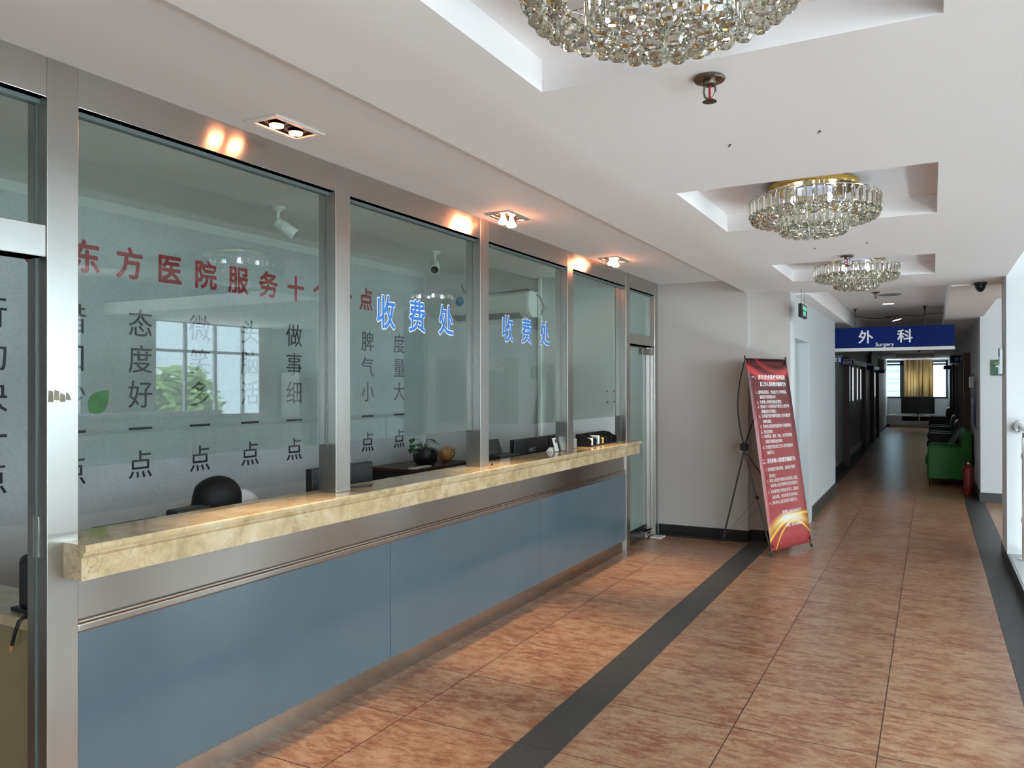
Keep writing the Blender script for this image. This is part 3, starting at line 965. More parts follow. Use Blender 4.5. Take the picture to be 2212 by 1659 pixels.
def cctv(x, y, z, yaw, tilt, label, cap):
    t = thing('security_camera', label, 'security camera', (x, y, z), 'white bullet cameras under the booth ceiling')
    MB().lathe([(.045, 0), (.045, -.012), (.02, -.022), (.014, -.03)], (x, y, z), 20).build('mount', M['white_plastic'], parent=t, smooth=40)
    d = Vector((math.cos(yaw) * math.cos(tilt), math.sin(yaw) * math.cos(tilt), -math.sin(tilt)))
    j = Vector((x, y, z - .095))
    MB().tube([(x, y, z - .02), (x, y, z - .06), j], .011, 10).build('arm', M['white_plastic'], parent=t, smooth=40)
    b = MB().lathe([(.018, -.02), (.034, -.005), (.037, .03), (.038, .12), (.036, .128)], j, 20, d).build('camera_body', M['white_plastic'], parent=t, smooth=35)
    MB().lathe([(.031, 0), (.031, .001)], j + d * .1285, 20, d).build('lens_glass', M['black_gloss'] if cap else M['grey_plastic'], parent=b)
    MB().lathe([(.0385, .03), (.0395, .033), (.0395, .042), (.0385, .045)], j, 20, d).build('trim_ring', M['cream_plastic'], parent=b, smooth=30)
    return t


cctv(-3.46, 3.50, ZS, .55, .62, 'white bullet camera on booth ceiling above the red heading, nearest the large post', False)
cctv(-3.50, 5.25, ZS, -1.0, .55, 'white bullet camera on booth ceiling with its dark lens facing outward', True)

# desks behind the counter
dk = thing('cashier_desk', 'long low work desk hidden behind the marble countertop', 'desk', (-3.0, 4.5, 0))
B(-3.16, -2.72, 1.95, 6.95, .70, .74).build('desktop', M['desk_wood'], parent=dk, bevel=.004)
for y in (1.97, 3.6, 5.2, 6.90):
    B(-3.12, -2.74, y, y + .03, 0, .70).build('leg_panel', M['desk_wood'], parent=dk)
sd = thing('side_desk', 'beige side desk with stone top inside the open doorway', 'desk', (-3.2, 1.72, 0))
B(-4.2, -2.72, 1.62, 1.86, .71, .75).build('stone_top', M['desk'], parent=sd, bevel=.003)
B(-4.18, -2.74, 1.66, 1.84, 0, .71).build('front_board', M['desk_wood'], parent=sd)
# black terminal on the side desk with a hanging cable
sp_ = thing('card_terminal', 'black rounded box standing on the beige side desk', 'terminal', (-2.86, 1.72, .75))
B(-2.93, -2.77, 1.665, 1.78, .75, .955).build('case', M['black'], parent=sp_, bevel=.03, seg=4)
MB().box(-2.945, -2.76, 1.655, 1.79, .75, .765).build('foot', M['black'], parent=sp_, bevel=.004)
cb_ = thing('loose_cable', 'black cable with bare plug hanging over the side desk edge', 'cable', (-2.8, 1.63, .75))
MB().tube([(-2.80, 1.72, .757), (-2.80, 1.62, .757), (-2.803, 1.605, .745), (-2.82, 1.60, .70), (-2.835, 1.60, .66)], .006, 8).build('cord', M['black'], parent=cb_, smooth=60)
MB().tube([(-2.835, 1.60, .66), (-2.845, 1.60, .635)], [.008, .006], 8).build('plug', M['tan'], parent=cb_, smooth=60)


def monitor(y0, y1, x, zt, h, label, logo=None, lean=0.0):
    t = thing('computer_monitor', label, 'monitor', (x, (y0 + y1) / 2, .74), 'monitors on the cashier desk')
    yc, hw = (y0 + y1) / 2, (y1 - y0) / 2
    B(x - .022, x + .022, y0, y1, zt - h, zt).build('casing', M['black'], parent=t, bevel=.006)
    B(x - .0235, x - .022, y0 + .01, y1 - .01, zt - h + .015, zt - .01).build('screen', M['black_gloss'], parent=t)
    B(x - .02, x + .02, yc - .03, yc + .03, .755, zt - h + .02).build('stand', M['black'], parent=t)
    B(x - .09, x + .09, yc - .1, yc + .1, .74, .755).build('stand_base', M['black'], parent=t, bevel=.004)
    if logo:
        mb = MB()
        put_text(mb, logo, (x + .0226, yc - .06, zt - .115), EXY, EZ, .04, .045, .02, fit=.12)
        mb.build('logo', M['grey_plastic'], parent=t)
    return t


kp = thing('card_reader', 'low black card reader top showing left of the bent clerk behind the marble', 'card reader', (-2.86, 2.38, .74))
B(-2.90, -2.82, 2.27, 2.45, .74, 1.035).build('reader_body', M['black'], parent=kp, bevel=.012, seg=3)
monitor(3.13, 3.64, -2.88, 1.128, .31, 'black monitor standing behind the second steel post')
monitor(5.36, 5.97, -2.86, 1.146, .35, 'wide black monitor with a logo behind the third pane', 'HKC')
monitor(6.02, 6.30, -2.87, 1.145, .32, 'black monitor partly hidden behind the fourth steel post')
pt = thing('receipt_printer', 'black printer with raised paper tray beside the wide black monitor', 'printer', (-2.87, 5.15, .74))
B(-3.0, -2.76, 5.0, 5.30, .74, 1.055).build('body', M['black'], parent=pt, bevel=.012)
MB().obox((-2.93, 5.15, 1.09), (0, 1, 0), (.94, 0, .34), (-.34, 0, .94), .14, .012, .07).build('paper_tray', M['black'], parent=pt, bevel=.006)

# clerk behind the counter ------------------------------------------------
person = thing('person', 'seated person in white coat bending over behind the marble counter, black hair', 'person', (-3.35, 2.74, 0))


def skin_mesh(name, verts, edges, radii, m, parent, sub=2, root=0):
    me = bpy.data.meshes.new(name)
    w = Vector((0, 0, 0))
    p = parent
    while p is not None:
        w += p.location
        p = p.parent
    me.from_pydata([Vector(v) - w for v in verts], edges, [])
    o = bpy.data.objects.new(name, me)
    COL.objects.link(o)
    o.modifiers.new('skin', 'SKIN')
    for i, r in enumerate(radii):
        sv = me.skin_vertices[0].data[i]
        sv.radius = (r, r) if not isinstance(r, tuple) else r
        sv.use_root = i == root
        sv.use_loose = False
    ss = o.modifiers.new('sub', 'SUBSURF')
    ss.levels = ss.render_levels = sub
    dg = bpy.context.evaluated_depsgraph_get()
    dg.update()
    nm = bpy.data.meshes.new_from_object(o.evaluated_get(dg))
    nm.name = name
    for pz in nm.polygons:
        pz.use_smooth = True
    o.modifiers.clear()
    o.data = nm
    nm.materials.clear()
    nm.materials.append(m)
    o.parent = parent
    return o


px_, py_ = -3.42, 2.66
V_, E_, R_ = [], [], []


def sk(p, r, par=None):
    V_.append(p)
    R_.append(r)
    if par is not None:
        E_.append((par, len(V_) - 1))
    return len(V_) - 1


py_ = 2.74
HX, HY, HZ = -3.02, 2.66, 1.015


def sho(q):
    return (px_ + .225 + .03 * q, py_ + .02 + .205 * q, .925 + .055 * q)


pel = sk((px_, py_, .52), .15)
wst = sk((px_ + .03, py_, .66), .13, pel)
chs = sk((px_ + .13, py_, .82), .135, wst)
ub = sk((px_ + .23, py_ - .01, .92), .10, chs)
nk = sk((px_ + .30, py_ - .04, .965), .052, ub)
hb = sk((HX - .04, HY + .01, HZ - .03), .072, nk)
ht = sk((HX, HY, HZ), .085, hb)
for q in (-1, 1):
    hip = sk((px_ + .04, py_ + .10 * q, .50), .10, pel)
    kn = sk((px_ + .46, py_ + .13 * q, .50), .065, hip)
    an = sk((px_ + .40, py_ + .13 * q, .09), .042, kn)
    sk((px_ + .54, py_ + .14 * q, .045), .035, an)
    sh = sk(sho(q), .055, ub)
    el = sk((px_ + .34, py_ + .26 * q, .785), .045, sh)
    wr = sk((px_ + .54, py_ + .12 * q, .785), .028, el)
    pm = sk((px_ + .60, py_ + .095 * q, .785), .030, wr)
    for k_ in range(4):
        a = sk((px_ + .645, py_ + (.125 - .02 * k_) * q, .782), .009, pm)
        sk((px_ + .675 + .012 * (k_ in (1, 2)), py_ + (.118 - .02 * k_) * q, .768), .0075, a)
    th = sk((px_ + .60, py_ + .055 * q, .778), .010, pm)
    sk((px_ + .635, py_ + .045 * q, .770), .008, th)
body = skin_mesh('body', V_, E_, R_, M['skin'], person)
# face details on the bowed head
hd_ = Vector((HX, HY, HZ))
fw = Vector((.86, 0, -.5))
up_ = Vector((.5, 0, .86))
MB().tube([hd_ + fw * .085 + up_ * .01, hd_ + fw * .108 - up_ * .025, hd_ + fw * .09 - up_ * .035], [.006, .012, .008], 8).build('nose', M['skin'], parent=person, smooth=60)
MB().tube([hd_ + fw * .088 - up_ * .055 + Vector((0, -.02, 0)), hd_ + fw * .094 - up_ * .056, hd_ + fw * .088 - up_ * .055 + Vector((0, .02, 0))], [.003, .007, .003], 8).build('mouth', M['lips'], parent=person, smooth=60)
for s in (-1, 1):
    MB().sphere(hd_ + fw * .08 + Vector((0, .032 * s, 0)), .011, 10, 8).build('eye', M['black_gloss'], parent=person, smooth=60)
    MB().sphere(hd_ + Vector((0, .088 * s, -.01)), .022, 10, 8, .8, .4, 1.2).build('ear', M['skin'], parent=person, smooth=60)
# coat
V2, E2, R2 = [], [], []
V_, E_, R_ = V2, E2, R2
a0 = sk((px_ - .005, py_, .50), .175)
a1 = sk((px_ + .03, py_, .66), .15, a0)
a2 = sk((px_ + .13, py_, .82), .155, a1)
a3 = sk((px_ + .225, py_ - .005, .925), .11, a2)
for q in (-1, 1):
    b1 = sk(sho(q), .082, a3)
    b2 = sk((px_ + .34, py_ + .262 * q, .795), .06, b1)
    sk((px_ + .50, py_ + .15 * q, .79), .044, b2)
skin_mesh('coat', V2, E2, R2, M['coat'], person)
V_, E_, R_ = [], [], []
c0 = sk((px_ + .0, py_, .50), .16)
for s in (-1, 1):
    c1 = sk((px_ + .04, py_ + .10 * s, .50), .112, c0)
    c2 = sk((px_ + .46, py_ + .13 * s, .50), .078, c1)
    sk((px_ + .40, py_ + .13 * s, .12), .058, c2)
skin_mesh('trousers', V_, E_, R_, M['trousers'], person)
# bobbed hair: a shell over the skull, open at the face
hr = MB()
n_, m_ = 28, 12
hc = hd_ + Vector((-.005, 0, .0))
ring = []
for i in range(m_ + 1):
    a = PI * .60 * i / m_
    row = []
    for j in range(n_):
        w = 2 * PI * j / n_
        cutf = 1.0 if abs(math.sin(w)) > .55 or math.cos(w) < 0 else .80
        aa = a * cutf
        rr = .128 if aa < 1.4 else .128 - .012 * (aa - 1.4)
        row.append(hc + fw * (.105 * math.sin(aa) * math.cos(w) - .01) + Vector((0, 1, 0)) * (rr * math.sin(aa) * math.sin(w)) + up_ * (.118 * math.cos(aa)) + Vector((0, 0, -1)) * max(0, aa - 1.3) * .22)
    ring.append(row)
hv = [p for row in ring for p in row]
hf = []
for i in range(m_):
    for j in range(n_):
        hf.append((i * n_ + j, i * n_ + (j + 1) % n_, (i + 1) * n_ + (j + 1) % n_, (i + 1) * n_ + j))
hr.add(hv, hf)
ho = hr.build('hair', M['hair'], parent=person, smooth=80)
so = ho.modifiers.new('thickness', 'SOLIDIFY')
so.thickness = .012
# chair
ch_ = thing('office_chair', 'black office chair under the bent clerk behind the counter', 'chair', (-3.42, 2.66, 0))
B(-3.64, -3.20, 2.44, 2.88, .34, .385).build('seat', M['black'], parent=ch_, bevel=.02)
B(-3.72, -3.66, 2.46, 2.86, .50, .86).build('backrest', M['black'], parent=ch_, bevel=.02)
MB().tube([(-3.60, 2.66, .36), (-3.70, 2.66, .38), (-3.705, 2.66, .55)], .015, 8).build('back_bracket', M['black'], parent=ch_, smooth=50)
MB().tube([(-3.42, 2.66, .08), (-3.42, 2.66, .34)], .025, 12).build('gas_column', M['darkmetal'], parent=ch_, smooth=50)
for q in range(5):
    w = 2 * PI * q / 5
    e = (-3.42 + .27 * math.cos(w), 2.66 + .27 * math.sin(w), .055)
    lg = MB().tube([(-3.42, 2.66, .09), e], [.02, .012], 8).build('leg', M['black'], parent=ch_, smooth=50)
    MB().sphere((e[0], e[1], .027), .027, 12, 8).build('caster', M['black'], parent=lg, smooth=60)

# cabinet with plant and vase in the far corner of the booth
cbn = thing('low_cabinet', 'low black cabinet in the far booth corner under the poster', 'cabinet', (-4.5, 6.5, 0))
B(-4.78, -4.20, 6.0, 7.0, .76, .79).build('cabinet_top', M['dark_wood'], parent=cbn, bevel=.004)
B(-4.76, -4.24, 6.03, 6.98, .0, .76).build('cabinet_body', M['black'], parent=cbn)
tag(B(-4.30, -4.24, 6.0, 6.30, .791, .803).build('paper_file', M['paper'], bevel=.002), 'flat pale file lying on the edge of the low black cabinet', 'file')
pp = thing('potted_plant', 'leafy green plant in a black pot on the low black cabinet', 'plant', (-4.45, 6.45, .79))
MB().lathe([(.085, 0), (.115, .03), (.125, .09), (.11, .15), (.095, .155)], (-4.45, 6.50, .79), 24).build('pot', M['black'], parent=pp, smooth=40)
st = MB()
lv = []
for q in range(15):
    w = random.uniform(0, 2 * PI)
    rr = random.uniform(.04, .17)
    tip = Vector((-4.45 + rr * math.cos(w) * .8, 6.42 + rr * math.sin(w), .95 + random.uniform(-.02, .12) - rr * .2))
    if q < 2:
        tip = Vector((-4.42, 6.55 + .05 * q, 1.03 - .03 * q))
    st.tube([(-4.45, 6.48, .93), (Vector((-4.45, 6.48, .97)) + tip) / 2 + Vector((0, 0, .03)), tip], .0025, 5)
    lv.append((tip, w))
st.build('stem', M['foliage'], parent=pp, smooth=60)
for tip, w in lv:
    d = Vector((math.cos(w) * .4 + .5, math.sin(w), -.45)).normalized()
    sdv = d.cross(Vector((0, 0, 1))).normalized()
    nv = sdv.cross(d)
    ln, wd = random.uniform(.055, .085), random.uniform(.026, .036)
    mb = MB()
    pts = [(0, 0), (.15, .75), (.4, 1), (.7, .6), (1, 0)]
    lft = [tip + d * ln * t + sdv * wd * h + nv * .006 * h for t, h in pts]
    rgt = [tip + d * ln * t - sdv * wd * h + nv * .006 * h for t, h in pts[1:-1]]
    mid = [tip + d * ln * t for t, h in pts]
    mb.add(mid + lft[1:-1] + rgt, [(0, 1, 5), (1, 2, 6, 5), (2, 3, 7, 6), (3, 4, 7), (0, 8, 1), (1, 8, 9, 2), (2, 9, 10, 3), (3, 10, 4)])
    lo = mb.build('leaf', M['foliage'], parent=pp, smooth=80)
vs_ = thing('tan_vase', 'tan round vase with dark markings lying beside the black plant pot', 'vase', (-4.40, 6.85, .79))
MB().lathe([(.02, -.09), (.05, -.085), (.072, -.03), (.07, .03), (.045, .075), (.03, .09)], (-4.40, 6.82, .870), 24, (.25, 1, .15)).build('vase_body', M['tan'], parent=vs_, smooth=50)
for q in range(5):
    MB().sphere((-4.335 + .004 * (q % 2), 6.79 + .018 * q, .885 + .015 * ((q * 2) % 3)), .007, 8, 6).build('dark_spot', M['black'], parent=vs_, smooth=60)

# things on the marble top
dv = thing('queue_display', 'small white display unit leaning upright on the marble countertop', 'display unit', (-2.63, 5.63, CT))
ax_, az_ = Vector((-.18, .98, 0)).normalized(), Vector((-.25, -.05, .96)).normalized()
ay_ = az_.cross(ax_)
cC = Vector((-2.625, 5.645, CT + .055))
MB().obox(cC, ax_, ay_, az_, .034, .008, .054).build('casing', M['white_plastic'], parent=dv, bevel=.003)
MB().obox(cC + az_ * .026 - ay_ * -.0085 * (1 if ay_.x > 0 else -1), ax_, ay_, az_, .018, .001, .014).build('screen', M['black_gloss'], parent=dv)
MB().obox(cC - az_ * .03 - ay_ * -.0085 * (1 if ay_.x > 0 else -1), ax_, ay_, az_, .009, .0008, .003).build('logo', M['grey_plastic'], parent=dv)
MB().extrude([(-2.69, CT), (-2.63, CT), (-2.64, CT + .03), (-2.66, CT + .035)], 5.60, 5.66, 'y').build('stand_foot', M['white_plastic'], parent=dv, bevel=.004)
rk = thing('leaflet_rack', 'black desktop leaflet rack at the far end of the marble countertop', 'rack', (-2.62, 6.5, CT))
B(-2.70, -2.55, 6.22, 6.84, CT, CT + .008).build('tray', M['black'], parent=rk)
B(-2.70, -2.692, 6.22, 6.84, CT, CT + .105).build('back_panel', M['black'], parent=rk, bevel=.002)
for q in range(6):
    yq = 6.22 + .122 * q
    MB().extrude([(-2.70, CT), (-2.56, CT), (-2.555, CT + .05), (-2.57, CT + .07), (-2.60, CT + .075), (-2.63, CT + .098), (-2.70, CT + .105)], yq, yq + .008, 'y').build('divider', M['black'], parent=rk, bevel=.001)
for q, (m_name, y0, w, h, lab) in enumerate([('book_blue', 6.36, .05, .062, 'blue leaflets standing in the black leaflet rack'), ('paper', 6.425, .035, .075, 'white leaflets in the black rack between blue and yellow ones'), ('book_yellow', 6.48, .085, .052, 'thick bundle of yellow leaflets in the black rack'), ('paper', 6.25, .06, .06, 'pale leaflets in the slot of the black rack next to the steel post')]):
    ax = MB().obox((-2.625, y0 + w / 2, CT + .009 + h / 2), (0, 1, 0), (1, 0, 0), (0, 0, 1), w / 2, .05, h / 2)
    tag(ax.build('leaflet_bundle', M[m_name], bevel=.002), lab, 'leaflets', 'leaflets in the black rack')
hs = thing('phone_handset', 'small dark grey gadget standing beside the fourth post on the marble', 'gadget', (-2.60, 5.98, CT))
B(-2.625, -2.59, 5.945, 6.0, CT, CT + .085).build('gadget_body', M['grey_plastic'], parent=hs, bevel=.012, seg=3)
tag(MB().tube([(-2.60, 3.13, CT + .006), (-2.575, 3.20, CT + .006), (-2.56, 3.25, CT + .006)], [.004, .006, .006], 8).build('pen', M['black'], smooth=50), 'black pen lying on the marble countertop beside the second post', 'pen')
tag(MB().sphere((-2.535, 4.47, CT + .008), .008, 10, 8).build('screw_cap', M['black'], smooth=60), 'tiny black cap on the marble at the foot of the third post', 'cap')

# ================================================================ CEILING FITTINGS


def downlight(i, x, y, label, drop):
    t = thing('twin_downlight', label, 'downlight', (x, y, ZS), 'recessed twin halogen downlights along the counter')
    f = MB()
    for a in ((x - .085, x + .085, y - .145, y - .118), (x - .085, x + .085, y + .118, y + .145), (x - .085, x - .058, y - .118, y + .118), (x + .058, x + .085, y - .118, y + .118)):
        f.box(a[0], a[1], a[2], a[3], ZS - .008, ZS - .0005)
    f.build('bezel', M['white_plastic'] if drop < .02 else M['chrome'], parent=t, bevel=.002)
    hb_ = MB()
    recess(hb_, x - .060, x + .060, y - .120, y + .120, ZS - .001, ZS + .09)
    hb_.build('housing_box', M['black'], parent=t)
    for s in (-1, 1):
        yc = y + .055 * s
        g = MB().lathe([(.05, 0), (.05, -.006), (.034, -.006), (.034, 0)], (x, yc, ZS + .012), 20).build('gimbal_ring', M['darkmetal'], parent=t, smooth=40)
        MB().lathe([(.012, .06), (.016, .035), (.030, .004), (.032, 0.0)], (x, yc, ZS - drop + .005), 20).build('reflector', M['bronze'] if drop < .02 else M['warm'], parent=g, smooth=50)
        MB().lathe([(.029, 0), (.026, -.006), (.01, -.010)], (x, yc, ZS - drop + .004), 20).build('bulb', M['warm'], parent=g, smooth=60)
        l = bpy.data.lights.new('halogen_beam', 'SPOT')
        l.energy = HALO
        l.color = (1.0, .72, .44)
        l.spot_size = math.radians(46)
        l.spot_blend = 1.0
        l.shadow_soft_size = .03
        o = bpy.data.objects.new('halogen_beam', l)
        COL.objects.link(o)
        o.parent = t
        o.location = (0, .055 * s, -drop - .02)
        o.rotation_euler = (0, math.radians(-4), 0)
        o['kind'] = 'helper'


HALO = 48
downlight(0, *LAMPS[0], 'twin halogen downlight in white bezel above the widest glass pane', .012)
downlight(1, *LAMPS[1], 'twin halogen downlight with hanging bulbs near the third steel post', .055)
downlight(2, *LAMPS[2], 'twin halogen downlight above the far end of the counter', .05)

# crystal chandeliers: one built, two copied
prism_m = MB()
for (z0, z1, w, d) in ((-.084, 0, .0115, .006),):
    o8 = [(-w, -d * .3), (-w * .45, -d), (w * .45, -d), (w, -d * .3), (w, d * .3), (w * .45, d), (-w * .45, d), (-w, d * .3)]
    k = 8
    vs = []
    for z, s in ((z0, .5), (z0 + .012, 1), (z1 - .012, 1), (z1, .5)):
        vs += [(a * s, b * s, z) for a, b in o8]
    fs = [tuple(range(8))[::-1], tuple(range(24, 32))]
    for r in range(3):
        fs += [(r * 8 + j, r * 8 + (j + 1) % 8, (r + 1) * 8 + (j + 1) % 8, (r + 1) * 8 + j) for j in range(8)]
    prism_m.add(vs, fs)
prism_me = prism_m.mesh('crystal_prism')
prism_me.materials.append(M['crystal'])
drop_m = MB().lathe([(.015, -.021), (.0235, -.012), (.027, 0), (.0235, .012), (.014, .022), (.004, .026)], (0, 0, 0), 10)
drop_me = drop_m.mesh('crystal_drop')
drop_me.materials.append(M['crystal'])


def link_part(name, me, parent, loc, rz=0.0):
    o = bpy.data.objects.new(name, me)
    COL.objects.link(o)
    o.parent = parent
    o.location = loc
    o.rotation_euler = (0, 0, rz)
    return o


def chandelier(y):
    t = thing('crystal_chandelier', '', 'chandelier', (-.535, y, 2.606), 'two-tier crystal ceiling chandeliers')
    X, Y, Z = t.location
    MB().lathe([(.215, -.03), (.222, -.024), (.222, -.004), (.215, 0)], (X, Y, Z), 48).build('brass_plate', M['brass'], parent=t, smooth=35)
    MB().lathe([(.110, -.036), (.112, -.031)], (X, Y, Z), 40).build('white_reflector', M['white'], parent=t)
    fr_ = MB()
    for R, z in ((.318, -.076), (.308, -.150), (.168, -.162), (.158, -.225), (.24, -.150)):
        pts = [(X + R * math.cos(2 * PI * j / 40), Y + R * math.sin(2 * PI * j / 40), Z + z) for j in range(41)]
        fr_.tube(pts, .0022, 6, False)
    for j in range(6):
        w = PI * j / 3
        fr_.tube([(X + .318 * math.cos(w), Y + .318 * math.sin(w), Z - .076), (X + .19 * math.cos(w), Y + .19 * math.sin(w), Z - .03)], .002, 5)
        fr_.tube([(X + .308 * math.cos(w), Y + .308 * math.sin(w), Z - .150), (X + .05 * math.cos(w), Y + .05 * math.sin(w), Z - .150), (X + .05 * math.cos(w), Y + .05 * math.sin(w), Z - .03)], .002, 5)
        fr_.tube([(X + .158 * math.cos(w), Y + .158 * math.sin(w), Z - .225), (X, Y, Z - .225)], .002, 5)
    fr_.tube([(X, Y, Z - .03), (X, Y, Z - .235)], .006, 8)
    fr_.build('wire_frame', M['chrome'], parent=t, smooth=50)
    for j in range(44):
        w = 2 * PI * j / 44
        link_part('crystal_prism', prism_me, t, (.318 * math.cos(w), .318 * math.sin(w), -.080), w + PI / 2)
    for j in range(24):
        w = 2 * PI * j / 24
        link_part('crystal_prism', prism_me, t, (.168 * math.cos(w), .168 * math.sin(w), -.166), w + PI / 2)
    spots = []
    for R, n, z in ((.290, 34, -.172), (.238, 28, -.176)):
        spots += [(R, 2 * PI * (j + .5 * (R < .26)) / n, z) for j in range(n)]
    for R, n, z in ((.140, 17, -.243), (.086, 10, -.247), (.030, 3, -.249)):
        spots += [(R, 2 * PI * (j + .3) / n, z) for j in range(n)]
    for R, w, z in spots:
        link_part('crystal_drop', drop_me, t, (R * math.cos(w), R * math.sin(w), z), w)
    for j in range(4):
        w = PI / 4 + PI / 2 * j
        MB().lathe([(.012, -.03), (.016, -.012), (.012, .005), (.008, .012)], (X + .12 * math.cos(w), Y + .12 * math.sin(w), Z - .085), 12).build('led_bulb', M['led'], parent=t, smooth=60)
    return t


ch1 = chandelier((COFF[0][0] + COFF[0][1]) / 2)
ch1['label'] = 'large crystal chandelier cut off by the top edge, nearest the sprinkler'
for i, lab in ((1, 'crystal chandelier with wide brass plate in the middle ceiling recess'), (2, 'crystal chandelier in the farthest ceiling recess before the corridor')):
    c = copy_tree(ch1)
    c.location = (-.535, (COFF[i][0] + COFF[i][1]) / 2, 2.606)
    c['label'] = lab


def sprinkler(x, y, z, label):
    t = thing('fire_sprinkler', label, 'sprinkler', (x, y, z), 'ceiling fire sprinklers')
    MB().lathe([(.028, 0), (.046, -.004), (.048, -.009), (.044, -.013), (.02, -.016), (.02, -.026), (.014, -.028)], (x, y, z), 28).build('escutcheon', M['bronze'], parent=t, smooth=35)
    for s in (-1, 1):
        MB().tube([(x + .015 * s, y, z - .024), (x + .018 * s, y, z - .045), (x + .014 * s, y, z - .06), (x + .003 * s, y, z - .068)], .0035, 8).build('yoke_arm', M['bronze'], parent=t, smooth=60)
    MB().tube([(x, y, z - .026), (x, y, z - .066)], .0035, 8).build('glass_bulb', M['tube_red'], parent=t, smooth=60)
    d = MB().lathe([(.006, .006), (.006, 0), (.020, -.001), (.022, -.003), (.004, -.004)], (x, y, z - .073), 20)
    d.build('deflector', M['bronze'], parent=t, smooth=35)
    return t


sprinkler(-.595, 2.40, ZM, 'large fire sprinkler with red bulb on the ceiling below the cut-off chandelier')
sprinkler(-.535, 6.16, ZM, 'dark fire sprinkler on the ceiling in front of the farthest chandelier')
sprinkler(-.593, 10.5, 2.70, 'fire sprinkler on the corridor ceiling before the lit round lamp')
sprinkler(-.62, 14.3, 2.70, 'fire sprinkler on the dark corridor ceiling above the blue hanging sign')
for i, (x, y) in enumerate(((-.692, 3.11), (-.362, 3.10))):
    t = thing('ceiling_hook', ('small black hook in the ceiling between the sprinkler and middle chandelier, on the counter side' if i == 0 else 'small black hook in the ceiling between the sprinkler and middle chandelier, on the railing side'), 'hook', (x, y, ZM), 'black ceiling hooks')
    MB().tube([(x, y, ZM), (x, y, ZM - .006), (x - .003, y, ZM - .009), (x - .008, y, ZM - .006)], .0016, 6).build('hook_wire', M['black'], parent=t, smooth=60)
    MB().lathe([(.005, 0), (.005, -.003)], (x, y, ZM), 10).build('hook_base', M['black'], parent=t)
for i, (x, y) in enumerate(((-.70, 5.72), (-.37, 5.66))):
    t = thing('ceiling_hook', ('small black hook in the ceiling between the two farther chandeliers, on the counter side' if i == 0 else 'small black hook in the ceiling between the two farther chandeliers, on the railing side'), 'hook', (x, y, ZM), 'black ceiling hooks')
    MB().tube([(x, y, ZM), (x, y, ZM - .006), (x - .003, y, ZM - .009), (x - .008, y, ZM - .006)], .0016, 6).build('hook_wire', M['black'], parent=t, smooth=60)
    MB().lathe([(.005, 0), (.005, -.003)], (x, y, ZM), 10).build('hook_base', M['black'], parent=t)

# round lamps of the corridor ceiling
for i, (x, y, lab, m_) in enumerate(((-.52, 12.0, 'lit round recessed lamp in the corridor ceiling before the blue sign', 'cool_lamp'), (-.45, 10.85, 'unlit grey round panel in the corridor ceiling beside the sprinkler', 'grey_plastic'), (-.50, 14.5, 'tilted round lamp hanging loose from the dark corridor ceiling', 'cool_lamp'))):
    t = thing('ceiling_lamp', lab, 'ceiling lamp', (x, y, 2.70), 'round corridor ceiling lamps')
    if i == 2:
        MB().lathe([(.085, 0), (.085, .012), (.07, .02)], (x, y, 2.655), 24, (-.25, 0, .97)).build('rim', M['grey_plastic'], parent=t, smooth=40)
        MB().lathe([(.07, -.002), (.07, 0)], (x, y, 2.655), 24, (-.25, 0, .97)).build('diffuser', M[m_], parent=t)
        MB().tube([(x - .03, y, 2.67), (x - .03, y, 2.70)], .006, 6).build('wire', M['black'], parent=t)
    else:
        R = .075 if i == 0 else .12
        MB().lathe([(R + .012, 0), (R + .012, -.004), (R, -.008), (R, 0)], (x, y, 2.70), 28).build('rim', M['grey_plastic'], parent=t, smooth=40)
        MB().lathe([(R - .001, -.001), (R - .001, -.009)], (x, y, 2.70), 28).build('diffuser', M[m_], parent=t)
tag(MB().tube([(-1.1, 13.9, 2.69), (-.9, 13.95, 2.66), (-.7, 14.0, 2.65), (-.6, 14.2, 2.69), (-.35, 14.0, 2.685), (-.2, 13.95, 2.66), (-.05, 13.9, 2.685), (.16, 13.9, 2.69)], .005, 6).build('ceiling_cable', M['black'], smooth=60), 'thin black cable sagging across the dark corridor ceiling', 'cable')

# ================================================================ BANNER STAND
bs = thing('banner_stand', 'red notice banner on a black tripod stand beside the corridor entrance', 'banner stand', (-1.2, 7.75, 0))
F0, F1 = Vector((-1.280, 7.42, 0)), Vector((-1.018, 8.065, 0))
ub_ = (F1 - F0)
Wf = ub_.length
ub_.normalize()
nb = Vector((-ub_.y, ub_.x, 0))
nb = nb if nb.x < 0 else -nb
TH = math.radians(8.6)
upb = nb * math.sin(TH) + Vector((0, 0, 1)) * math.cos(TH)
BW, BH0, BH1 = .70, .055, 1.84
mid0 = (F0 + F1) / 2
fn = -(nb * math.cos(TH) - Vector((0, 0, 1)) * math.sin(TH))   # front normal


def bp_(s, h, off=0.0):
    return mid0 + ub_ * s + upb * h + fn * off


pb = MB()
me_ = None
nx_, nz_ = 8, 16
vs, fs, uvs = [], [], []
for i in range(nz_ + 1):
    for j in range(nx_ + 1):
        s, h = (j / nx_ - .5) * BW, BH0 + (BH1 - BH0) * i / nz_
        curl = .02 * (2 * (j / nx_ - .5)) ** 4 * 0
        vs.append(bp_(s, h, curl))
        uvs.append((j / nx_, i / nz_))
for i in range(nz_):
    for j in range(nx_):
        fs.append((i * (nx_ + 1) + j, i * (nx_ + 1) + j + 1, (i + 1) * (nx_ + 1) + j + 1, (i + 1) * (nx_ + 1) + j))
me_ = bpy.data.meshes.new('banner_sheet')
me_.from_pydata([v - bs.location for v in vs], [], fs)
uvl = me_.uv_layers.new(name='UVMap')
for lp in me_.loops:
    uvl.data[lp.index].uv = uvs[lp.vertex_index]
me_.materials.append(M['banner'])
for p in me_.polygons:
    p.use_smooth = True
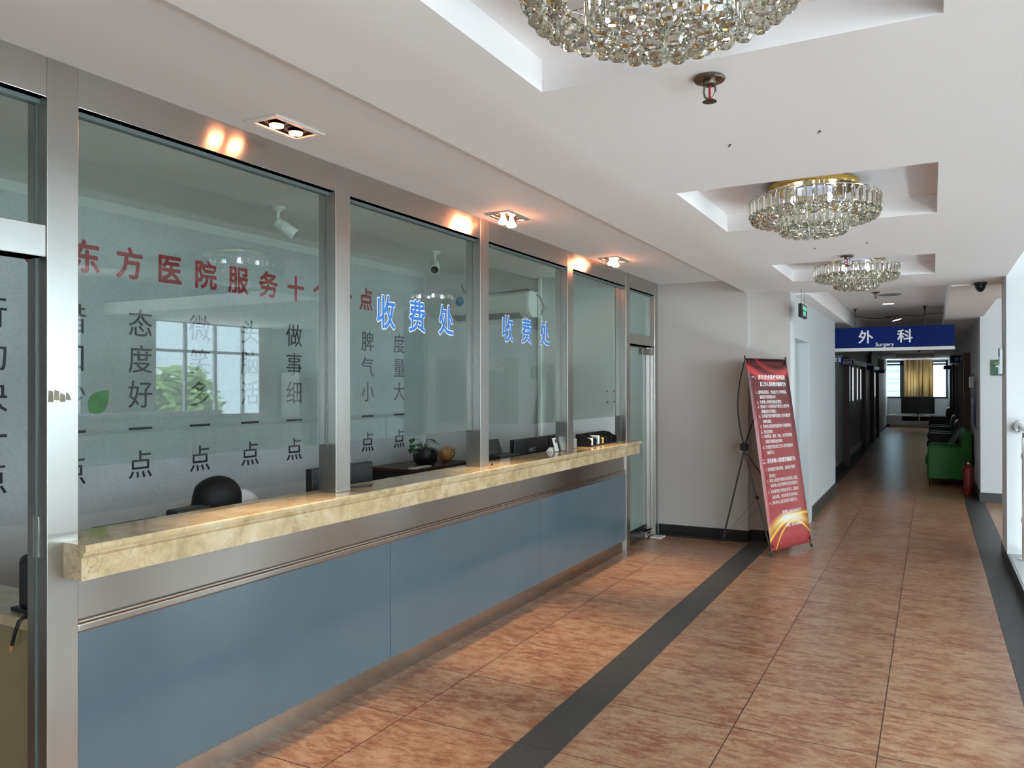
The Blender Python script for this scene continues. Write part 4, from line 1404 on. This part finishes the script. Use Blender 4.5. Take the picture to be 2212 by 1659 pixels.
sheet = bpy.data.objects.new('banner_sheet', me_)
COL.objects.link(sheet)
sheet.parent = bs
sm = sheet.modifiers.new('thickness', 'SOLIDIFY')
sm.thickness = .0015
sm.offset = 0
BHH = BH1 - BH0
LINES = [
    (813.7, .06, .66, .050, '一、涉及定点医疗机构及', .016), (829.0, .19, .66, .046, '其工作人员的欺诈骗保行为', .016),
    (846.3, .10, .655, .037, '1、虚构医药服务、伪造医疗文书和票据，', 0), (857.0, .155, .45, .037, '骗取医疗保障基金的；', 0),
    (867.7, .10, .54, .037, '2、为参保人员提供虚假发票的；', 0), (877.6, .10, .67, .037, '3、将应由个人负担的医疗费用记入医疗保', 0),
    (888.3, .155, .42, .037, '障基金支付范围的；', 0), (898.2, .10, .67, .037, '4、为不属于医疗保障范围的人员办理医疗', 0),
    (909.8, .155, .31, .037, '保障待遇的；', 0), (920.2, .10, .665, .037, '5、为非定点医药机构提供刷卡记账服务的；', 0),
    (931.5, .10, .31, .037, '6、挂名住院的；', 0), (941.5, .10, .645, .037, '7、串换药品、耗材、物品、诊疗项目等骗', 0),
    (952.6, .155, .46, .037, '取医疗保障基金支出的；', 0), (964.2, .10, .64, .037, '8、定点医疗机构及其工作人员的其他欺诈', 0),
    (975.8, .155, .28, .037, '骗保行为。', 0), (993.6, .055, .645, .048, '二、涉及参保人员的欺诈骗保行为', .016),
    (1011.2, .08, .62, .037, '1、伪造假医疗服务票据，骗取医疗保障', 0), (1025.0, .14, .25, .037, '基金的；', 0),
    (1035.0, .08, .64, .037, '2、将本人的医疗保障凭证转借他人就医', 0), (1045.5, .14, .635, .037, '或持他人医疗保障凭证冒名就医的；', 0),
    (1058.0, .08, .63, .037, '3、非法使用医疗保障身份凭证，套取药', 0), (1069.7, .14, .61, .037, '品耗材等，倒买倒卖非法牟利的；', 0),
    (1081.0, .08, .585, .037, '4、涉及参保人员的其他欺诈骗保行为。', 0),
    (1103.5, .28, .62, .037, '泰州市：0523-86606529', .008), (1113.2, .28, .62, .037, '海陵区：0523-86192983', .008),
    (1122.9, .32, .62, .037, '高港：0523-86966331', .008), (1131.8, .32, .62, .037, '姜堰：0523-88066016', .008)]
bt = MB()
for v, x0, x1, h, s, bold in LINES:
    sdist = BH1 - (v - 774) / 404 * BHH
    k = BW / .74
    put_text(bt, s, bp_(-BW / 2 + x0 * k, sdist - h / 2, .0016), ub_, upb, 0, h, bold, fit=(x1 - x0) * k)
bt.build('banner_lettering', M['white_text'], parent=sheet)
TL, TR = bp_(-BW / 2, BH1), bp_(BW / 2, BH1)
MB().tube([TL - ub_ * .0, TR], .005, 8).build('top_bar', M['black'], parent=bs, smooth=60)
for s in (-1, 1):
    MB().tube([bp_(s * BW / 2, BH1 - .01, -.004), bp_(s * BW / 2, BH1 + .03, -.004)], .007, 8).build('corner_cap', M['black'], parent=bs, smooth=60)
    MB().tube([bp_(s * (BW / 2 - .03), BH1 - .045, .004), bp_(s * (BW / 2 - .015), BH1 - .015, .004)], .006, 8).build('clip', M['black'], parent=bs, smooth=60)
    MB().tube([bp_(s * (BW / 2 - .03), BH0 + .03, .004), bp_(s * (BW / 2 - .02), BH0 + .055, .004)], .006, 8).build('clip', M['black'], parent=bs, smooth=60)
hub = Vector((-1.585, 7.70, .975))
for s, end in ((-1, bp_(-BW / 2, BH1 - .005, -.006)), (1, bp_(BW / 2, BH1 - .005, -.006))):
    bow = nb * .10
    pts = []
    for q in range(9):
        t_ = q / 8
        pts.append(hub.lerp(end, t_) + bow * math.sin(PI * t_) * (.75 if s < 0 else .5) + Vector((0, 0, 0)))
    MB().tube(pts, [.008 - .003 * q / 8 for q in range(9)], 8).build('upper_arm', M['black'], parent=bs, smooth=60)
MB().obox(hub, ub_, nb, (0, 0, 1), .03, .03, .035).build('hub_block', M['black'], parent=bs, bevel=.006)
MB().tube([hub + nb * .03 + Vector((0, 0, -.02)), hub + nb * .05 + Vector((0, 0, -.05)), hub + nb * .02 + Vector((0, 0, -.06))], .005, 6).build('hub_ring', M['chrome'], parent=bs, smooth=60)
rear = Vector((-1.852, 7.955, .008))
for nm, tgt, r in (('rear_leg', rear, .0085), ('front_leg', F0 + Vector((0, 0, .012)), .0075), ('front_leg', F1 + Vector((0, 0, .012)), .0075)):
    lg = MB().tube([hub + Vector((0, 0, -.03)), tgt], r, 8).build(nm, M['greytube'], parent=bs, smooth=60)
    dr = (tgt - hub).normalized()
    MB().tube([tgt - dr * .03, tgt + dr * .0], .012, 8).build('rubber_foot', M['black'], parent=lg, smooth=60)
k1 = hub.lerp(F0, .47)
MB().tube([k1, rear + Vector((.02, 0, .05))], .0015, 5).build('stay_wire', M['greytube'], parent=bs)
MB().tube([hub.lerp(F1, .47), rear + Vector((.02, 0, .05))], .0015, 5).build('stay_wire', M['greytube'], parent=bs)
MB().obox(k1, ub_, nb, (0, 0, 1), .012, .012, .014).build('stay_clip', M['black'], parent=bs)

# ================================================================ CORRIDOR
hsn = thing('hanging_sign', 'large blue hanging surgery sign across the corridor entrance', 'sign', (-.5, 12.65, 2.25))
B(-1.32, .292, 12.58, 12.70, 2.118, 2.418).build('sign_board', M['sign_blue'], parent=hsn, bevel=.003)
B(-1.32, .294, 12.575, 12.705, 2.070, 2.117).build('white_strip', M['white_plastic'], parent=hsn, bevel=.003)
sx = MB()
FX, FZ = (1, 0, 0), (0, 0, 1)
put_char(sx, '外', (-.845, 12.5795, 2.278), FX, FZ, .205, .200, .018)
put_char(sx, '科', (-.330, 12.5795, 2.278), FX, FZ, .205, .200, .018)
put_text(sx, 'Surgery', (-.715, 12.5795, 2.128), FX, FZ, 1, .078, .012, fit=.245)
sx.build('sign_lettering', M['white_text'], parent=hsn)
for x in (-.99, -.08):
    r = MB().tube([(x, 12.64, 2.418), (x, 12.64, 2.70)], .006, 8).build('hanging_rod', M['darkmetal'], parent=hsn, smooth=60)
    MB().lathe([(.035, 0), (.035, -.006), (.014, -.012), (.012, -.05)], (x, 12.64, 2.70), 16).build('ceiling_cup', M['black'], parent=r, smooth=40)

exs = thing('exit_sign', 'small black exit sign box hanging on wires above the side door', 'exit sign', (-1.11, 8.18, 2.30))
B(-1.135, -1.10, 8.02, 8.36, 2.232, 2.362).build('sign_box', M['black'], parent=exs, bevel=.003)
ep = MB().box(-1.10, -1.0985, 8.07, 8.31, 2.303, 2.345).box(-1.10, -1.0985, 8.10, 8.26, 2.25, 2.292)
ep.build('pictogram', M['exit_green'], parent=exs)
for y in (8.09, 8.30):
    MB().tube([(-1.118, y, 2.362), (-1.118, y + .01, 2.44), (-1.118, y - .01, ZM)], .0025, 6).build('hanging_wire', M['darkmetal'], parent=exs, smooth=60)

dm = thing('dome_camera', 'black dome camera under the ceiling edge near the white column', 'security camera', (.40, 8.36, ZM))
MB().lathe([(.055, 0), (.055, -.02), (.05, -.025)], (.40, 8.36, ZM), 24).build('mount', M['black'], parent=dm, smooth=40)
MB().lathe([(.046, -.02), (.043, -.045), (.034, -.065), (.02, -.08), (.006, -.087)], (.40, 8.36, ZM), 24).build('dome', M['black_gloss'], parent=dm, smooth=60)
dm2 = thing('dome_camera', 'small dark dome camera under the far corridor ceiling', 'security camera', (-.33, 27.5, 2.7))
MB().lathe([(.05, 0), (.05, -.02), (.045, -.05), (.02, -.09)], (-.33, 27.5, 2.70), 20).build('dome', M['black'], parent=dm2, smooth=50)

# wall plates near the column
cp = thing('column_plate', 'upright chrome plate on the side of the white column', 'plate', (.56, 8.25, 1.78))
B(.535, .57, 8.17, 8.33, 1.66, 1.90).build('chrome_plate', M['chrome'], parent=cp, bevel=.006)
gp = thing('green_plaque', 'dark green plaque with yellow lettering on the pale corridor pier', 'plaque', (.83, 12.24, 1.8))
B(.70, .97, 12.235, 12.25, 1.695, 1.905).build('plaque_board', M['sign_green'], parent=gp, bevel=.002)
gt = MB()
put_text(gt, '“三好一满意”', (.735, 12.2342, 1.84), FX, FZ, 1, .032, .02, fit=.20)
put_text(gt, '医疗服务', (.785, 12.2342, 1.762), FX, FZ, 1, .028, .02, fit=.10)
put_text(gt, '监督', (.805, 12.2342, 1.725), FX, FZ, 1, .028, .02, fit=.06)
gt.build('plaque_lettering', M['yellow_text'], parent=gp)
B(.755, .915, 12.2338, 12.2348, 1.808, 1.826).build('white_bar', M['white_text'], parent=gp)

# corridor doors on the left wall


def ward_door(n, side, y0, y1, wins, jamb_m=M['dark_wood']):
    xw = -1.5 if side < 0 else .58
    s = 1 if side < 0 else -1
    bx = lambda a, b: (min(xw + s * a, xw + s * b), max(xw + s * a, xw + s * b))
    d = struct('door_%d' % n, MB().box(*bx(0, .02), y0, y1, .12, 2.02), M['door_grey'])
    for a, b in ((y0 - .14, y0), (y1, y1 + .14)):
        MB().box(*bx(0, .10), a, b, 0, 2.12).build('door_jamb', jamb_m, parent=d)
    MB().box(*bx(0, .10), y0, y1, 2.02, 2.12).build('door_head', jamb_m, parent=d)
    MB().box(*bx(.02, .026), y0 + .05, y1 - .05, .14, .26).build('kick_strip', M['grey_plastic'], parent=d)
    for w in wins:
        f = MB().box(*bx(.02, .035), w - .14, w + .14, 1.20, 1.99).build('vision_frame', M['grey_plastic'], parent=d, bevel=.004)
        MB().box(*bx(.035, .037), w - .09, w + .09, 1.25, 1.95).build('vision_glass', M['lit_glass'], parent=f)
    return d


ward_door(2, -1, 16.6, 20.9, (17.3, 18.1, 19.2, 20.2))
ward_door(3, -1, 24.1, 26.3, (24.6, 25.5))
ward_door(4, 1, 15.4, 16.5, ())
ward_door(5, 1, 17.9, 20.2, (18.3, 19.4))
ward_door(6, 1, 23.4, 26.6, (24.2, 25.6))


def proj_sign(x0, x1, y, z0, z1, label, text=None, tx=None):
    t = thing('door_sign', label, 'sign', ((x0 + x1) / 2, y, (z0 + z1) / 2), 'small blue door signs along the corridor')
    B(x0, x1, y, y + .03, z0, z1).build('sign_board', M['sign_blue'], parent=t)
    B(x0, x1 - .01, y - .003, y + .033, z1, z1 + .02).build('top_strip', M['grey_plastic'], parent=t)
    if text:
        mb = MB()
        put_text(mb, text, (tx[0], y - .0006, (z0 + z1) / 2 - .038), FX, FZ, 1, .078, .01, fit=tx[1] - tx[0])
        mb.build('sign_lettering', M['white_text'], parent=t)


proj_sign(-1.5, -1.256, 13.7, 1.94, 2.03, 'blue door sign on left corridor wall nearest the hanging sign', '检查室', (-1.46, -1.28))
proj_sign(-1.5, -1.29, 16.0, 1.955, 2.045, 'blue door sign on left corridor wall just behind the nearest one', '妇科治疗室', (-1.48, -1.31))
proj_sign(-1.5, -1.285, 22.0, 1.97, 2.065, 'dark blue door sign halfway down the left corridor wall')
proj_sign(-1.5, -1.23, 26.0, 1.945, 2.03, 'dark blue door sign on left corridor wall closest to the window')
proj_sign(.315, .58, 16.9, 1.985, 2.125, 'bright blue door sign on the right corridor wall above the armchairs', '妇 科', (.39, .53))
proj_sign(.29, .58, 24.0, 2.0, 2.09, 'dark door sign on the right corridor wall in front of the bright window')
sk_ = thing('wall_speaker', 'dark speaker box high on the left corridor wall', 'speaker', (-1.44, 23.0, 2.28))
B(-1.5, -1.40, 22.9, 23.05, 2.17, 2.40).build('speaker_box', M['black'], parent=sk_, bevel=.01)
MB().sphere((-1.42, 22.95, 2.44), .04, 12, 8).build('mount_ball', M['black'], parent=sk_, smooth=60)
ac2 = thing('wall_air_conditioner', 'white air conditioner on the left corridor wall close to the window', 'air conditioner', (-1.42, 28.5, 2.2))
B(-1.5, -1.34, 28.0, 29.3, 2.05, 2.42).build('housing', M['white_plastic'], parent=ac2, bevel=.02)
B(-1.345, -1.335, 28.05, 29.25, 2.07, 2.13).build('air_flap', M['grey_plastic'], parent=ac2)

# right wall fittings
nbd = thing('notice_frame', 'tall framed notice hung on the right corridor wall above the extinguisher', 'notice board', (.57, 13.1, 1.3))
B(.555, .58, 12.75, 13.5, .95, 1.68).build('frame', M['grey_plastic'], parent=nbd, bevel=.004)
B(.552, .555, 12.8, 13.45, 1.0, 1.63).build('notice_sheet', M['sign_blue'], parent=nbd)
dsn = thing('soap_dispenser', 'small white dispenser on the right corridor wall behind the notice frame', 'dispenser', (.55, 14.0, 1.6))
B(.51, .58, 13.75, 13.95, 1.53, 1.70).build('dispenser_body', M['white_plastic'], parent=dsn, bevel=.008)
B(.53, .58, 13.78, 13.92, 1.70, 1.73).build('dispenser_lid', M['grey_plastic'], parent=dsn)
tag(B(.565, .58, 14.3, 14.38, 1.27, 1.36).build('light_switch', M['white_plastic'], bevel=.003), 'white light switch on the right corridor wall below the dispenser', 'switch')

# armchairs


def armchair(y, w, label, m):
    t = thing('armchair', label, 'armchair', (.25, y + w / 2, 0), 'green armchairs along the right corridor wall')
    x0, x1 = -.055, .555
    for a in (y, y + w - .17):
        pr = [(x0, .10), (x0, .55), (x0 + .012, .59), (x0 + .05, .615), (x1, .605), (x1, .10)]
        MB().extrude(pr, a, a + .17, 'y').build('arm', m, parent=t, bevel=.018, seg=3)
    B(x0 + .02, x1, y + .17, y + w - .17, .10, .30).build('seat_base', m, parent=t, bevel=.01)
    B(x0 - .03, .40, y + .17, y + w - .17, .30, .45).build('seat_cushion', m, parent=t, bevel=.04, seg=4)
    pb_ = [(.40, .30), (.405, .74), (.425, .82), (.455, .86), (.495, .87), (.53, .85), (.55, .80), (.555, .30)]
    MB().extrude(pb_, y + .012, y + w - .012, 'y').build('backrest', m, parent=t, bevel=.012, seg=3)
    for lx in (x0 + .05, x1 - .06):
        for ly in (y + .05, y + w - .05):
            MB().tube([(lx, ly, .10), (lx, ly, 0)], [.028, .022], 10).build('leg', M['dark_wood'], parent=t, smooth=50)
    return t


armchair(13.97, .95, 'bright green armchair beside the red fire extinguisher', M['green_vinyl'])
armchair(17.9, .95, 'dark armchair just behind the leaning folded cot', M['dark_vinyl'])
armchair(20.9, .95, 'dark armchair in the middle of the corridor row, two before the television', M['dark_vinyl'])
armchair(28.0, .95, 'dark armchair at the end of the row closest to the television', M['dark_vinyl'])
ct_ = thing('folded_cot', 'dark folded cot with grey rails leaning on the wall behind the green armchair', 'folding cot', (.42, 16.6, 0))
for yy in (16.1, 17.1):
    MB().obox((.33, yy, .53), (.52, 0, .86), (0, 1, 0), (-.86, 0, .52), .56, .02, .018).build('side_rail', M['grey_plastic'], parent=ct_, bevel=.004)
    MB().tube([(.06, yy, .05), (.03, yy, .0)], .014, 8).build('foot', M['black'], parent=ct_)
MB().obox((.345, 16.6, .53), (.52, 0, .86), (0, 1, 0), (-.86, 0, .52), .54, .48, .008).build('canvas_panel', M['black'], parent=ct_)

# fire extinguisher
fe = thing('fire_extinguisher', 'red fire extinguisher standing on the floor beside the green armchair', 'fire extinguisher', (.464, 12.93, 0))
MB().lathe([(.058, 0), (.066, .01), (.066, .10), (.063, .102), (.063, .108), (.066, .11), (.066, .36), (.060, .395), (.042, .42), (.022, .435), (.020, .445)], (.464, 12.93, 0), 28).build('cylinder', M['ext_red'], parent=fe, smooth=35)
MB().lathe([(.02, 0), (.022, .02), (.016, .035)], (.464, 12.93, .44), 16).build('valve', M['brass'], parent=fe, smooth=40)
for s, z in ((-1, .02), (1, .02)):
    MB().tube([(.464, 12.93, .47), (.464 + .035 * s, 12.93, .495), (.464 + .085 * s, 12.93, .515)], [.008, .007, .005], 8).build('lever', M['black'], parent=fe, smooth=60)
    MB().tube([(.464, 12.93, .465), (.464 + .05 * s, 12.93, .475), (.464 + .085 * s, 12.93, .462)], [.007, .006, .004], 8).build('lever', M['black'], parent=fe, smooth=60)
MB().tube([(.464, 12.93, .455), (.405, 12.91, .45), (.392, 12.90, .40), (.394, 12.90, .26)], .007, 8).build('hose', M['black'], parent=fe, smooth=60)
B(.395, .402, 12.90, 12.94, .385, .42).build('gauge_tag', M['yellow_text'], parent=fe)

# end of corridor: television, cabinet, curtain
tvc = thing('television_cabinet', 'low white television cabinet under the corridor end window', 'cabinet', (-.6, 33.2, 0))
B(-1.50, .40, 32.95, 33.45, .42, .46).build('cabinet_top', M['white'], parent=tvc, bevel=.005)
B(-1.48, .38, 33.0, 33.45, .10, .24).build('drawer_row', M['white'], parent=tvc, bevel=.005)
B(-1.40, .30, 33.05, 33.4, 0.0, .10).build('plinth', M['cream_plastic'], parent=tvc)
for x in (-1.50, -1.03, -.42, .36):
    B(x, x + .04, 32.97, 33.45, .10, .42).build('upright', M['white'], parent=tvc)
B(-1.46, -1.03, 32.98, 33.4, .24, .42).build('drawer_front', M['white'], parent=tvc, bevel=.004)
B(-1.03, .36, 33.3, 33.4, .24, .42).build('niche_back', M['black'], parent=tvc)
tv = thing('television', 'large black flat television standing on the low white cabinet', 'television', (-.45, 33.15, .46))
B(-1.01, .11, 33.12, 33.17, .52, 1.15).build('panel', M['black'], parent=tv, bevel=.008)
B(-.99, .09, 33.117, 33.12, .54, 1.135).build('screen', M['black_gloss'], parent=tv)
B(-.65, -.25, 33.05, 33.25, .46, .475).build('stand_base', M['black'], parent=tv, bevel=.004)
B(-.48, -.42, 33.13, 33.16, .475, .55).build('stand_neck', M['black'], parent=tv)
tag(B(-1.40, -1.18, 33.0, 33.2, .46, .50).build('set_top_box', M['white_plastic'], bevel=.006), 'small pale set top box on the white television cabinet', 'set top box')
cu = MB()
nn = 60
prof_ = []
for q in range(nn + 1):
    t_ = q / nn
    prof_.append((-.91 + .96 * t_, 33.32 + .035 * math.sin(t_ * PI * 17) + .012 * math.sin(t_ * 41)))
vs = [(x, y, .95) for x, y in prof_] + [(x, y, 2.55) for x, y in prof_]
cu.add(vs, [(i, i + 1, nn + 2 + i, nn + 1 + i) for i in range(nn)])
co = cu.build('window_curtain', M['curtain'], smooth=80)
co.modifiers.new('thickness', 'SOLIDIFY').thickness = .004
tag(co, 'ochre curtain with painted fold stripes hanging in the middle of the corridor end window', 'curtain')

# ================================================================ RAILING SIDE
rl = thing('stair_railing', 'steel railing with glass infill on the black kerb beside the column', 'railing', (.68, 4.0, .12))
RX = .672
MB().tube([(RX, 7.93, 1.21), (RX, -4.3, 1.21)], .036, 20).build('handrail', M['chrome'], parent=rl, smooth=50)
MB().lathe([(.052, 0), (.052, .03), (.046, .04)], (RX, 7.948, 1.21), 24, (0, -1, 0)).build('wall_flange', M['chrome'], parent=rl, smooth=40)
ys_ = [7.72, 6.3, 4.9, 3.5, 2.1, .7, -.7, -2.1, -3.5]
for y in ys_:
    p = MB().tube([(RX, y, .121), (RX, y, 1.13)], .014, 12).build('baluster', M['chrome'], parent=rl, smooth=50)
    MB().tube([(RX, y, 1.12), (RX, y, 1.19)], .009, 10).build('baluster_neck', M['darkmetal'], parent=p, smooth=50)
    MB().lathe([(.04, 0), (.04, .008), (.02, .014)], (RX, y, .121), 18).build('base_flange', M['chrome'], parent=p, smooth=40)
    for z in (.45, .98):
        MB().lathe([(.02, -.02), (.02, .02)], (RX, y, z), 14).build('clamp', M['chrome'], parent=p, smooth=40)
for a, b in zip(ys_, ys_[1:]):
    B(RX + .018, RX + .026, b + .06, a - .06, .3, 1.06).build('infill_glass', M['winglass'], parent=rl)
rl2 = thing('gallery_railing', 'steel railing with whitened handrail on the far side of the stairwell, seen mirrored in the glass', 'railing', (4.3, 2, .1))
MB().tube([(4.3, 8.4, 1.18), (4.3, -4.3, 1.18)], .04, 16).build('handrail', M['white_plastic'], parent=rl2, smooth=50)  # white in place of chrome, puts the rail's brightness into its colour
MB().tube([(4.3, 8.4, .25), (4.3, -4.3, .25)], .02, 12).build('lower_rail', M['chrome'], parent=rl2, smooth=50)
for y in [8.3 - .9 * q for q in range(14)]:
    MB().tube([(4.3, y, .1), (4.3, y, 1.16)], .018, 10).build('baluster', M['chrome'], parent=rl2, smooth=50)

# things on the landing seen in the glass reflections
ltp = thing('fretwork_panel', 'grey fretwork wallpaper panel on the landing wall behind the column', 'wall panel', (2.1, 12.24, 1.48))
B(1.23, 2.95, 12.235, 12.25, .9, 2.06).build('paper_panel', M['lattice'], parent=ltp)
nsn = thing('no_smoking_sign', 'white no smoking sign on the fretwork panel of the landing wall', 'sign', (1.69, 12.23, 1.95))
B(1.50, 1.88, 12.226, 12.235, 1.84, 2.08).build('sign_plate', M['white_plastic'], parent=nsn, bevel=.002)
rg = MB()
pts = [(1.60 + .075 * math.cos(2 * PI * q / 24), 12.224, 1.96 + .075 * math.sin(2 * PI * q / 24)) for q in range(25)]
rg.tube(pts, .008, 6, False).tube([(1.55, 12.224, 2.01), (1.65, 12.224, 1.91)], .007, 6)
rg.build('prohibition_ring', M['red_text'], parent=nsn)
fw_ = thing('floor_air_conditioner', 'tall white standing air conditioner beside the window curtain, mirrored in the glass', 'air conditioner', (6.2, 12.0, 0))
B(5.95, 6.45, 11.85, 12.2, 0.0, 1.85).build('cabinet', M['white_plastic'], parent=fw_, bevel=.02)
B(5.94, 5.95, 11.9, 12.15, 1.45, 1.75).build('air_grille', M['grey_plastic'], parent=fw_)
cu2 = MB()
prof_ = [(6.38 + .03 * math.sin(q * .9), 11.2 + .35 * q / 24) for q in range(25)]
cu2.add([(x, y, .1) for x, y in prof_] + [(x, y, 2.8) for x, y in prof_], [(i, i + 1, 26 + i, 25 + i) for i in range(24)])
c2 = cu2.build('side_curtain', M['pale_curtain'], smooth=80)
c2.modifiers.new('thickness', 'SOLIDIFY').thickness = .004
tag(c2, 'pale gathered curtain at the window across the stairwell, mirrored in the glass', 'curtain')


def tree(x, y, z0, h, r, n, label):
    t = thing('street_tree', label, 'tree', (x, y, z0), 'trees outside the windows')
    MB().tube([(x, y, z0), (x + .1, y, z0 + h * .5), (x, y + .1, z0 + h * .8)], [.16, .12, .05], 8).build('trunk', M['bark'], parent=t, smooth=60)
    mb = MB()
    for q in range(n):
        u = Vector((random.gauss(0, 1), random.gauss(0, 1), random.gauss(0, 1))).normalized()
        c = Vector((x, y, z0 + h * .72)) + Vector((u.x * r, u.y * r, u.z * h * .34)) * (random.random() ** .4)
        a = Vector((random.gauss(0, 1), random.gauss(0, 1), random.gauss(0, .6))).normalized() * .16
        b = a.orthogonal().normalized() * .07
        mb.add([c - a, c + b, c + a, c - b], [(0, 1, 2, 3)])
    o = mb.build('foliage', M['tree_leaf'], parent=t)
    o['kind'] = 'stuff'


tree(10.4, 12.6, -3.5, 5.3, 1.1, 4200, 'green tree outside the window past the landing, mirrored in the glass')
tree(11.2, 5.0, -3.5, 5.4, 1.4, 1800, 'green tree outside the middle stairwell window')
struct('exterior_building', MB().box(22, 23, -8, 30, -4, 4.5), M['pale_building'])
eb = MB().box(-12, -.45, 40, 41, -4, 8)  # building behind the left pane, made tall to block bright sky
for z in (1.2, 1.75, 2.3, 3.1):
    eb.box(-12, -.4, 39.8, 40, z, z + .07)
struct('exterior_block', eb, M['blue_building'])
struct('sky_blocker', B(-.3, 10, 44, 45, -4, 8), M['sky_blocker_pale'])  # added mass that dims the sky behind the right pane

bpy.data.objects.remove(_to)
